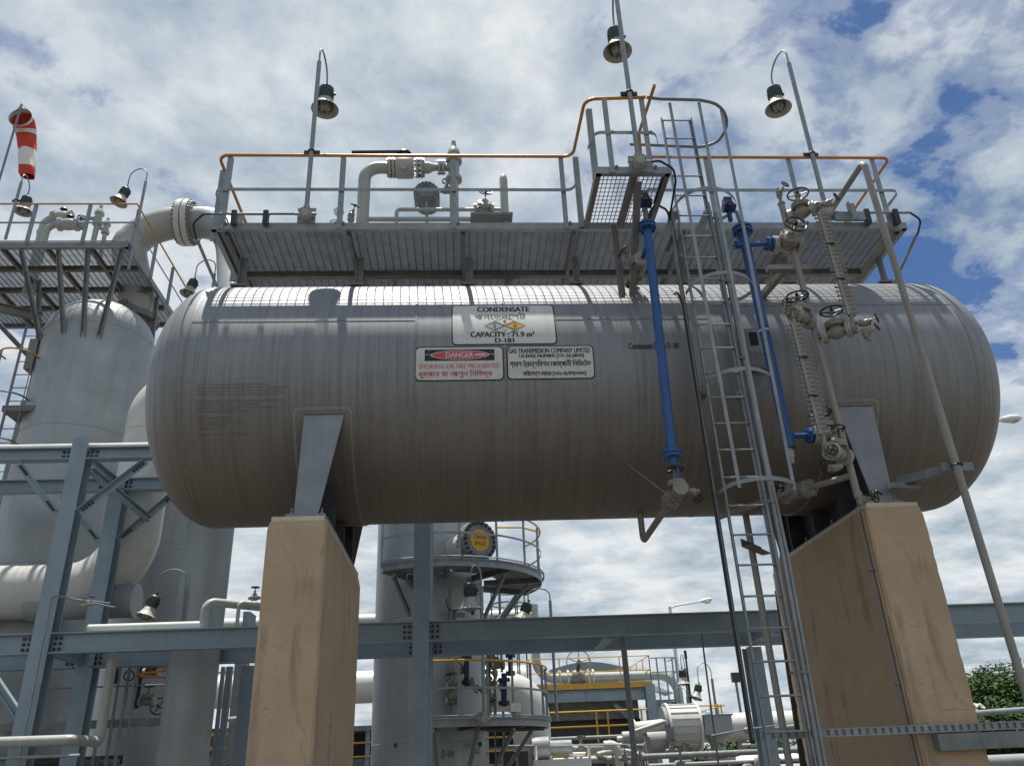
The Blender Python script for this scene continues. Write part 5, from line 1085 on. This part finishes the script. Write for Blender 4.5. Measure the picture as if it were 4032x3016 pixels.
# cooler hood and pipes on the deck
hd = thing('cooler_hood', 'long low grey green cooler hood rising behind the yellow rails', 'hood', (5.4, YD+3, 4.56))
n = 12; vs_ = []
for i in range(n+1): x = 3.7+3.3*i/n; z = DZ+.95+.28*math.sin(math.pi*i/n); vs_ += [(x, YD+2.6, DZ+.3), (x, YD+2.6, z), (x, YD+4.2, z), (x, YD+4.2, DZ+.3)]
MB().add(vs_, [(4*i+j, 4*i+4+j, 4*i+5+j, 4*i+1+j) for i in range(n) for j in range(3)]+[(0,1,2,3), (4*n+3, 4*n+2, 4*n+1, 4*n)]).build('casing', material('hood', (.20, .24, .25), .5), hd)
MB().box((3.1, YD+2.2, DZ+.06), (4.2, YD+4, DZ+.35)).build('skirt', 'roof_white', hd, smooth=False); MB().add([(6.6, YD+2.3, DZ+.06), (9.0, YD+2.3, DZ-.2), (9.0, YD+4, DZ-.2), (6.6, YD+4, DZ+.75), (6.6, YD+2.3, DZ+.75)], [(0,1,4), (4,1,2,3)]).build('sloped_cover', 'roof_white', hd, smooth=False)
hp2 = thing('hot_gas_pipe', 'cream pipe with white flanges crossing the deck and bending down at the right', 'pipe', (6, YD+1.2, 0))
MB().tube(fillet([(3.0, YD+1.2, 8), (3.0, YD+1.2, DZ+.48), (8.85, YD+1.0, DZ+.40), (8.85, YD+1.0, 2.6)], .75, 9), .19, 18).build('pipe', 'pipe_cream', hp2)
for x in (3.95, 4.3, 5.15, 5.35): MB().lathe((x, YD+1.19, DZ+.47), (1,0,0), [(0,-.04),(.30,-.04),(.30,.04),(0,.04)], 20).build('flange', 'pipe_white', hp2)
MB().lathe((4.72, YD+1.19, DZ+.47), (1,0,0), [(0,-.28),(.24,-.28),(.30,-.1),(.30,.1),(.24,.28),(0,.28)], 18).build('valve_body', 'galv_dull', hp2)
wheel('handwheel', hp2, (4.72, YD+.6, DZ+1.0), (0,-1,.15), .50, .022, 5, 'galv_dull'); MB().cyl((4.72, YD+.6, DZ+1.0), (4.72, YD+1.2, DZ+.6), .08, 8).build('gearbox', 'dark_plant', hp2)
st_ = thing('stair_cage', 'pale green stair guard rails at the right end of the deck', 'stair', (7.9, YD+1, 0))
for x in (7.85, 8.2, 8.5, 8.65): MB().cyl((x, YD, 2.2), (x, YD, DZ+1.0), .035, 6).build('post', 'steel_blue', st_)
for z in (DZ+1.0, DZ+.45): MB().tube([(7.6, YD, z), (8.2, YD, z), (8.65, YD+.1, z), (8.65, YD+1.5, z)], .03, 6).build('rail', 'steel_blue', st_)
MB().box((7.62, YD+.1, 2.0), (8.6, YD+2, 3.9)).build('side_panel', 'steel_blue', st_, smooth=False)

# ------------------------------------------------------------------ ribbed silencer drum and ducts
dr = thing('ribbed_drum', 'cream ribbed cylinder with bright end bands standing in the right middle distance', 'drum', (5.9, 14, 0))
c0 = at(2625, 2862, Y=14); c1 = at(2742, 2858, Y=14); R0 = .56; ax = (c1-c0).normalized()
MB().cyl(c0, c1, R0, 36).build('shell', 'pipe_white', dr)
MB().cyl(c0-ax*.12, c0, R0*.93, 30).build('end_head', 'galv_dull', dr)
u_, v_ = perp(ax)
for i in range(20): a = 2*math.pi*i/20; e = u_*math.cos(a)+v_*math.sin(a); MB().bar(c0+e*(R0+.008), c1+e*(R0+.008), .025, .03, e).build('rib', 'pipe_white', dr, smooth=False)
for p in (c0, c1): MB().lathe(p, ax, [(R0,-.03),(R0+.05,-.03),(R0+.05,.03),(R0,.03)], 36).build('end_band', 'white_metal', dr)
MB().box((c0.x+.3, 13.8, 0), (c0.x+.6, 14.2, c0.z-R0+.05)).build('pedestal', 'galv_dull', dr, smooth=False)
bx = thing('duct_box', 'plain grey duct box with yellow rail beside the ribbed drum', 'duct', (6.8, 14, 0))
a, b = at(2756, 2822, Y=14), at(2872, 2890, Y=14); MB().box((a.x, 13.6, b.z), (b.x, 14.4, a.z)).build('casing', 'vessel_light', bx, smooth=False); MB().box((a.x-.02, 13.58, a.z), (b.x+.05, 14.42, a.z+.04)).build('top_flange', 'galv', bx, smooth=False)
MB().lathe(((a.x+b.x)/2+.02, 14, b.z), (0,0,-1), [(.34, 0), (.2, .25), (.2, .55), (.42, .56), (.42, .68), (0, .68)], 20).build('outlet', 'pipe_cream', bx)
MB().lathe(((a.x+b.x)/2+.02, 14, 0), (0,0,1), [(.42, 0), (.42, b.z-.72)], 16).build('lower_outlet', 'dark_plant', bx)
MB().lathe(at(2790, 2815, Y=13.9), (0,0,1), [(.11,-.06),(.09,.06),(.03,.12),(0,.13)], 12).build('motor_cap', 'steel_blue', bx)
for px in (2752, 2803, 2832, 2845): p_ = at(px, 2825, Y=15); MB().cyl(p_, p_+V(0,0,.36), .02, 6).build('rail_post', 'yellow', bx)
a2, b2 = at(2735, 2778, Y=15), at(2855, 2776, Y=15); MB().cyl(a2, b2, .022, 6).build('rail', 'yellow', bx); MB().cyl(at(2755, 2803, Y=15), at(2835, 2780, Y=15.5), .018, 6).build('rail', 'yellow', bx)
MB().box((at(2655, 2775, Y=15).x, 15, at(2655, 2779, Y=15).z), (at(2728, 2775, Y=15).x, 15.4, at(2655, 2770, Y=15).z)).build('toe_plate', 'yellow', bx, smooth=False)
ac = thing('duct_elbow', 'cream tapered ducts and cylinder left of the ribbed drum', 'duct', (4.8, 13.5, 0))
for (x0, y0), (x1, y1), r, mt in (((2505, 2870), (2612, 2858), .18, 'pipe_white'), ((2490, 2870), (2502, 2868), .25, 'white_metal'), ((2450, 2905), (2530, 2900), .16, 'vessel_light'), ((2545, 2920), (2618, 2915), .30, 'pipe_cream'), ((2430, 2908), (2450, 2906), .06, 'white_metal')): MB().cyl(at(x0, y0, Y=13.6), at(x1, y1, Y=13.6), r, 20).build('duct', mt, ac)
MB().tube(fillet([at(2495, 2880, Y=13.2), at(2618, 2840, Y=13.2), at(2625, 2850, Y=13.4)], .05, 4), .055, 10).build('pipe', 'pipe_cream', ac)
p_ = at(2630, 2862, Y=13.2); MB().box((p_.x-.05, 13.1, 0), (p_.x+.13, 13.3, p_.z)).build('support_post', 'galv_dull', ac, smooth=False)
p_ = at(2550, 2900, Y=13.2); MB().box((p_.x-.04, 13.2, 0), (p_.x+.06, 13.3, p_.z)).build('support_post', 'galv_dull', ac, smooth=False)
# pipes and skids low in the middle
sk = thing('pipe_skid', 'low cluster of white pipes and valves at the bottom edge of the view', 'piping', (3.2, 12.5, 0))
p_ = at(2435, 2960, Y=12.5); MB().tube(fillet([(p_.x-.35, 12.5, p_.z+.16), (p_.x, 12.5, p_.z+.18), (p_.x+.02, 12.5, 0)], .2, 7), .11, 16).build('elbow', 'pipe_white', sk)
MB().cyl(at(2350, 2970, Y=12.6), at(2410, 2955, Y=12.9), .06, 12).build('pipe', 'pipe_white', sk); MB().cyl(at(2240, 2970, Y=11.5), at(2305, 2968, Y=11.5), .05, 12).build('pipe', 'pipe_white', sk); MB().cyl(at(2445, 2950, Y=12.6), at(2500, 2962, Y=12.6), .05, 12).build('pipe', 'pipe_white', sk)
a, b = at(2110, 2945, Y=11.5), at(2245, 2950, Y=11.5); MB().lathe(a, (1,0,0), [(0,-.1),(.22,-.1),(.25,0),(.25,.3),(.16,.34),(.16,.85),(0,.86)], 20).build('motor', 'galv_dull', sk)
MB().cyl(at(1980, 2935, Y=11.3), at(2475, 2930, Y=11.3), .02, 6).build('rail', 'galv', sk)
a, b = at(2105, 2992, Y=11), at(2310, 2988, Y=11); MB().box((a.x, 10.7, 0), (b.x, 12.0, a.z)).build('skid_cover', 'roof_white', sk, smooth=False)
for px in (2318, 2108): p_ = at(px, 2935, Y=11); MB().cyl((p_.x, 11, 0), p_, .035, 8).build('post', 'white_metal', sk)
for px, py in ((2290, 2945), (2645, 2955), (2700, 2975), (2670, 2985), (2840, 2975), (2460, 2985), (2520, 2985)): small_valve(sk, at(px, py, Y=12.2), (1,0,0), (0,-.3,1), .3)
ck = thing('control_cabinet', 'dark open cabinet in a light frame below the round platform', 'cabinet', (1.1, 11, 0))
a, b = at(1980, 2960, Y=10.8), at(2080, 2975, Y=10.8); MB().box((a.x, 10.8, 0), (b.x, 11.3, a.z)).build('box', 'dark_plant', ck, smooth=False)
for x in (a.x-.05, (a.x+b.x)/2): MB().box((x, 10.72, 0), (x+.05, 10.78, a.z+.05)).build('frame_post', 'galv', ck, smooth=False)
MB().box((a.x-.3, 10.70, a.z+.051), (b.x+.06, 10.79, a.z+.10)).build('frame_top', 'galv', ck, smooth=False)
uk = thing('utility_skid', 'dim skid of yellow rails and grey casing left of the left pier', 'skid', (-4.6, 14, 0))
a, b = at(820, 2975, Y=14), at(1010, 2985, Y=14); MB().box((a.x, 14, 0), (b.x, 15.5, a.z)).build('casing', 'galv_dull', uk, smooth=False)
for i in range(5): p_ = at(845+i*30, 2965, Y=14); MB().cyl(p_-V(0,0,.2), p_+V(0,0,.08), .03, 6).build('knob', 'galv', uk)
for py in (2890, 2945): MB().bar(at(815, py, Y=15), at(1010, py-3, Y=15), .03, .09).build('rail', 'yellow', uk, smooth=False)
MB().bar(at(815, 2650, Y=22), at(1010, 2640, Y=22), .03, .07).build('rail', 'yellow', uk, smooth=False); MB().box((at(815, 2900, Y=16).x, 16, 0), (at(1010, 2900, Y=16).x, 17, at(900, 2865, Y=16).z)).build('dark_bay', 'dark_plant', uk, smooth=False)
for px, w_ in ((880, .05), (905, .10), (978, .22)): p_ = at(px, 2600, Y=5.5); MB().box((p_.x-w_/2, 5.5, 0), (p_.x+w_/2, 5.6, 3.4)).build('post', 'steel_blue', uk, smooth=False)
# ------------------------------------------------------------------ manifolds that fill the plant at ground level
rnd_ = random.Random(5)
def manifold(label, x0, x1, Y, zs, nr, h, mats, rs=(.05, .12)):
    t = thing('pipe_manifold', label, 'piping', ((x0+x1)/2, Y, 0))
    for k, z in enumerate(zs):
        r = rnd_.uniform(*rs); MB().cyl((x0+rnd_.uniform(0, .4), Y+k*.35, z), (x1-rnd_.uniform(0, .4), Y+k*.35, z), r, 14).build('header_pipe', mats[k % len(mats)], t)
    for k in range(nr):
        x = x0+(x1-x0)*(k+.5)/nr+rnd_.uniform(-.15, .15); zt_ = rnd_.uniform(.6, 1)*h; m_ = mats[k % len(mats)]
        MB().tube(fillet([(x, Y-.25, 0), (x, Y-.25, zt_), (x+rnd_.choice((-.5, .5)), Y+.2, zt_)], .12, 5), rnd_.uniform(.03, .07), 10).build('riser', m_, t)
        if k % 2 == 0: gate_valve(t, (x, Y-.25, zt_-.45), (0, 0, 1), (rnd_.uniform(-.5, .5), -1, .2), .3, nb=4)
        else: MB().cyl((x+.15, Y-.3, 0), (x+.15, Y-.3, zt_+.25), .03, 8).build('stanchion', 'galv_dull', t)
    return t
manifold('tangle of grey and cream headers with risers below the yellow deck', 1.6, 5.6, 15.5, (1.75, 2.05, 2.35), 9, 2.5, ('vessel_light', 'pipe_cream', 'galv_dull'))
manifold('low headers and risers under the ribbed drum at right', 4.2, 8.6, 11.6, (1.55, 1.75), 9, 1.95, ('pipe_cream', 'galv_dull', 'vessel_light'), (.04, .08))
manifold('dim headers and risers between the downcomer and the left pier', -5.4, -3.2, 11.0, (1.7, 2.1, 2.9), 6, 3.0, ('galv_dull', 'vessel_light'), (.04, .09))
manifold('shaded headers and risers behind the lower left platform', -8.6, -5.6, 5.3, (1.75, 2.0), 6, 2.2, ('galv_dull', 'dark_plant'), (.04, .08))
shl = thing('open_shelter', 'long dark open shelter with yellow rails low behind the centre column', 'shelter', (-1, 19, 0))
MB().box((-5.2, 20.5, 0), (2.6, 20.8, 2.9)).build('back_wall', 'dark_plant', shl, smooth=False); MB().box((-5.3, 18.8, 2.9), (2.7, 20.9, 3.05)).build('roof_slab', 'galv_dull', shl, smooth=False)
for k in range(5): x = -5.1+k*1.9; MB().box((x, 18.9, 0), (x+.14, 19.04, 2.9)).build('post', 'steel_blue', shl, smooth=False)
for z in (1.75, 2.15, 2.55): MB().cyl((-5.1, 18.85, z), (2.6, 18.85, z), .03, 6).build('rail', 'yellow', shl)
for k in range(8): x = -4.8+k*.95; MB().box((x, 19.3, 0), (x+.6, 20.0, 1.75+.35*((k*7) % 3))).build('machine_block', ('dark_plant', 'galv_dull', 'vessel_light')[k % 3], shl, smooth=False)
# ------------------------------------------------------------------ lamps and masts far right
lamp(at(2716, 2790, Y=22)-V(0,0,1.5), 4.75, (-.14, -.1), 'far bell lamp on a straight pole left of its tilted neighbour', mount='', neck=.5, drop=.55, sc=1.25, pr_=.04)
lamp(at(2818, 2780, Y=22)-V(0,0,1.5), 4.35, (-.55, -.1), 'far tilted bell lamp on the tall hooked pole right of its neighbour', mount='', tilt=(-.4,-.1), neck=.55, drop=.75, sc=1.25, pr_=.04)
lamp(at(2705, 2755, Y=24)-V(0,0,1.5), 3.9, (-.5, 0), 'small dark bell lamp on hooked pole beside the cream pipe bend', mount='', tilt=(-.3,0), neck=.35, drop=.5, sc=.9, pr_=.03)
ms = thing('slim_mast', 'slim dark mast rising behind the far bell lamps', 'mast', (8.2, 22, 0)); p0 = at(2697, 2560, Y=22); p1 = at(2718, 2760, Y=22); MB().cyl((p1.x, 22, 0), p0, .035, 8).build('pole', 'bolt_dark', ms); MB().cyl(p0-V(0,0,.3), p0, .055, 8).build('tip', 'bolt_dark', ms)
for lab, px0, py0, px1, py1, r, mt in (('thin upright post hanging below the long beam right of centre', 2452, 2510, 2492, 2885, .045, 'galv_dull'), ('very thin upright rod in front of the grey duct box', 2768, 2540, 2812, 2900, .014, 'beam_dark')):
    t = thing('support_post', lab, 'post', at(px1, py1, Y=3.2)); a, b = at(px0, py0, Y=3.2), at(px1, py1, Y=3.2); MB().cyl((b.x, 3.2, 0), (a.x, 3.2, 3.36), r, 10).build('post', mt, t)
sl2 = thing('street_lamp', 'tall pale street lamp with long arm beyond the rack beam', 'street lamp', (11.2, 35, 0))
p0, p1 = at(2637, 2388, Y=35), at(2765, 2366, Y=35); MB().tube([(p0.x+.02, 35, 0), (p0.x, 35, p0.z)], [.13, .09], 10).build('pole', 'white_metal', sl2); MB().tube([p0-V(0,0,.1), p0+V(.25,0,.02), p1], .05, 8).build('arm', 'white_metal', sl2)
p2 = at(2805, 2358, Y=35); lh = MB(); d_ = (p2-p1).normalized(); lh.lathe(p1-d_*.1, d_, [(0,0),(.08,.02),(.13,.3),(.12,.55),(.03,.68),(0,.69)], 14); lh.build('lamp_head', 'white_metal', sl2); MB().lathe(p1+d_*.3-V(0,0,.06), (0,0,-1), [(.20,0),(.17,.08),(.08,.13),(0,.14)], 14).build('lens', 'glass', sl2)
sl3 = thing('street_lamp', 'pale lamp head on an arm peeking out past the right tank end', 'street lamp', (13.49, 14.9, 0))
p1, p2 = at(3925, 1655, Y=14), at(3990, 1648, Y=14); MB().tube(fillet([(13.49, 14.9, 0), (13.49, 14.9, p1.z-.1), p2], .3, 6), .05, 8).build('pole', 'white_metal', sl3)
d_ = (p2-p1).normalized(); MB().lathe(p2-d_*.45, d_, [(0,0),(.09,.03),(.14,.35),(.12,.60),(.03,.74),(0,.75)], 14).build('lamp_head', 'white_metal', sl3); MB().lathe(p2-V(0,0,.06), (0,0,-1), [(.14,0),(.11,.07),(0,.1)], 12).build('lens', 'glass', sl3)
fl = thing('flood_mast', 'distant mast with a square floodlight left of the ladder foot', 'mast', at(2918, 2800, Y=60)); p0, p1 = at(2897, 2680, Y=60), at(2918, 2800, Y=60); MB().cyl((p1.x, 60, 0), p0, .11, 8).build('pole', 'galv_dull', fl); MB().box((p0.x-.3, 59.8, p0.z-.1), (p0.x+.35, 60.2, p0.z+.65)).build('floodlight', 'dark_plant', fl, smooth=False)
# black drop pipe beside the right pier
bp_ = thing('black_drop_pipe', 'black insulated pipe standing just left of the right pier', 'pipe', (4.45, 2.0, 0)); MB().cyl((4.40, 2.0, 0), (4.52, 2.0, 3.75), .085, 14).build('pipe', 'rubber', bp_)
up = thing('upright_pipe', 'beige upright pipe seen through the ladder rungs', 'pipe', (3.45, .2, 0)); a, b = at(2945, 2080, Y=.4), at(3110, 3000, Y=.4); MB().cyl((b.x, .4, 0), (a.x, .4, 4.42), .042, 12).build('pipe', 'pipe_cream', up)
p_ = at(2960, 2175, Y=.2); MB().angle((p_.x-.22, -.1, p_.z), (p_.x+.22, .45, p_.z+.02), .12, .1, .01).build('bracket', 'galv_dull', up, smooth=False)
# right side pipes
for lab, py, px, Y, r, mt in (('pale pipe crossing in front of the trees at right', 2812, 3900, 6.5, .055, 'galv'), ('thick pale blue pipe at the bottom right corner', 3000, 3960, 5.0, .12, 'vessel_light')):
    c = at(px, py, Y=Y); t = thing('side_pipe', lab, 'pipe', c); MB().cyl((5.2, Y+.2, c.z-.10 if r < .1 else c.z), (14, Y, c.z+.16 if r < .1 else c.z), r, 16).build('pipe', mt, t)
wr = thing('guy_cable', 'thin sagging cable stretched behind the ladder foot', 'cable', (4, 1.5, 1.5)); MB().tube(spline([at(2800, 2895, Y=2), at(2940, 2870, Y=2), at(3130, 2845, Y=2), at(3400, 2800, Y=2)], 6), .012, 6).build('cable', 'galv', wr)
sh_ = thing('white_shed', 'low white roofed shed behind the ladder foot', 'shed', (9.5, 22, 0)); a = at(2960, 2962, Y=22); b = at(3085, 2985, Y=22)
MB().box((a.x, 22, 0), (b.x+1, 25, b.z-.02)).build('wall', 'dark_plant', sh_, smooth=False); MB().add([(a.x-.2, 21.8, b.z), (b.x+1.2, 21.8, b.z), (b.x+1.2, 25.2, b.z), (a.x-.2, 25.2, b.z), (a.x+.4, 23.5, a.z), (b.x+.6, 23.5, a.z)], [(0,1,5,4), (2,3,4,5), (1,2,5), (3,0,4), (3,2,1,0)]).build('roof', 'roof_white', sh_, smooth=False)
# ------------------------------------------------------------------ trees
def tree(x, y, h, w_, label, seed, mat='leaf', n=2600, leaf=.20):
    rnd = random.Random(seed); t = thing('broadleaf_tree', label, 'tree', (x, y, 0), 'broadleaf trees beyond the plant')
    tb_ = MB(); tb_.tube([(x, y, 0), (x+.1, y, h*.3), (x-.1, y+.1, h*.55)], [.22, .16, .09], 8)
    cl_ = []
    for i in range(46):
        a = rnd.uniform(0, 6.28); rr_ = rnd.uniform(.2, 1)**.6*w_; zc_ = h*rnd.uniform(.32, .93); rr_ *= math.sqrt(max(.12, 1-((zc_/h-.5)/.5)**2)); cl_.append((V(x+rr_*math.cos(a), y+rr_*math.sin(a), zc_), rnd.uniform(.3, 1.25)*w_*.32))
        if i < 10: tb_.tube([(x, y, h*.3), ((x+cl_[-1][0].x)/2, (y+cl_[-1][0].y)/2, zc_*.8), cl_[-1][0]], [.09, .06, .02], 6)
    tb_.build('trunk', 'bark', t)
    for m_, sub in ((mat, 0), ('leaf_light', 1)):
        vs_, fs_ = [], []
        for k in range(n//2):
            c, r = rnd.choice(cl_); d = Vector((rnd.gauss(0,1), rnd.gauss(0,1), rnd.gauss(0,1))).normalized(); p = c+d*r*rnd.uniform(.55, 1.05); p.z = max(p.z, .4)
            u = Vector((rnd.gauss(0,1), rnd.gauss(0,1), rnd.gauss(0,.5))).normalized(); v = u.cross(d+V(0,0,.6)).normalized(); s_ = leaf*rnd.uniform(.6, 1.4); i0 = len(vs_)
            vs_ += [p-u*s_, p+v*s_*.45, p+u*s_, p-v*s_*.45+d*s_*.2]; fs_.append((i0, i0+1, i0+2, i0+3))
        o = MB().add(vs_, fs_).build('crown', m_, t, smooth=False)
        o['kind'] = 'stuff'
for i, (px, py, Y, w_, lab) in enumerate(((3850, 2668, 34, 2.6, 'leafy green tree next to the right pier edge'), (3935, 2628, 38, 2.8, 'tallest leafy tree right of the right pier'), (4030, 2655, 33, 3.0, 'leafy tree at the right edge behind the vent pipe'), (3890, 2760, 27, 2.0, 'lighter green tree in front of the taller trees at right'), (2935, 2935, 45, 3.0, 'low green tree under the far white pipe'), (3010, 2930, 40, 2.6, 'dark leafy tree seen between the ladder stringers'), (2870, 2960, 48, 2.4, 'small bright green tree below the grey duct box'))):
    p_ = at(px, py, Y=Y); tree(p_.x, Y, p_.z, w_, lab, 20+i, 'leaf', 9000 if i < 4 else 5000, .115 if i < 4 else .15)
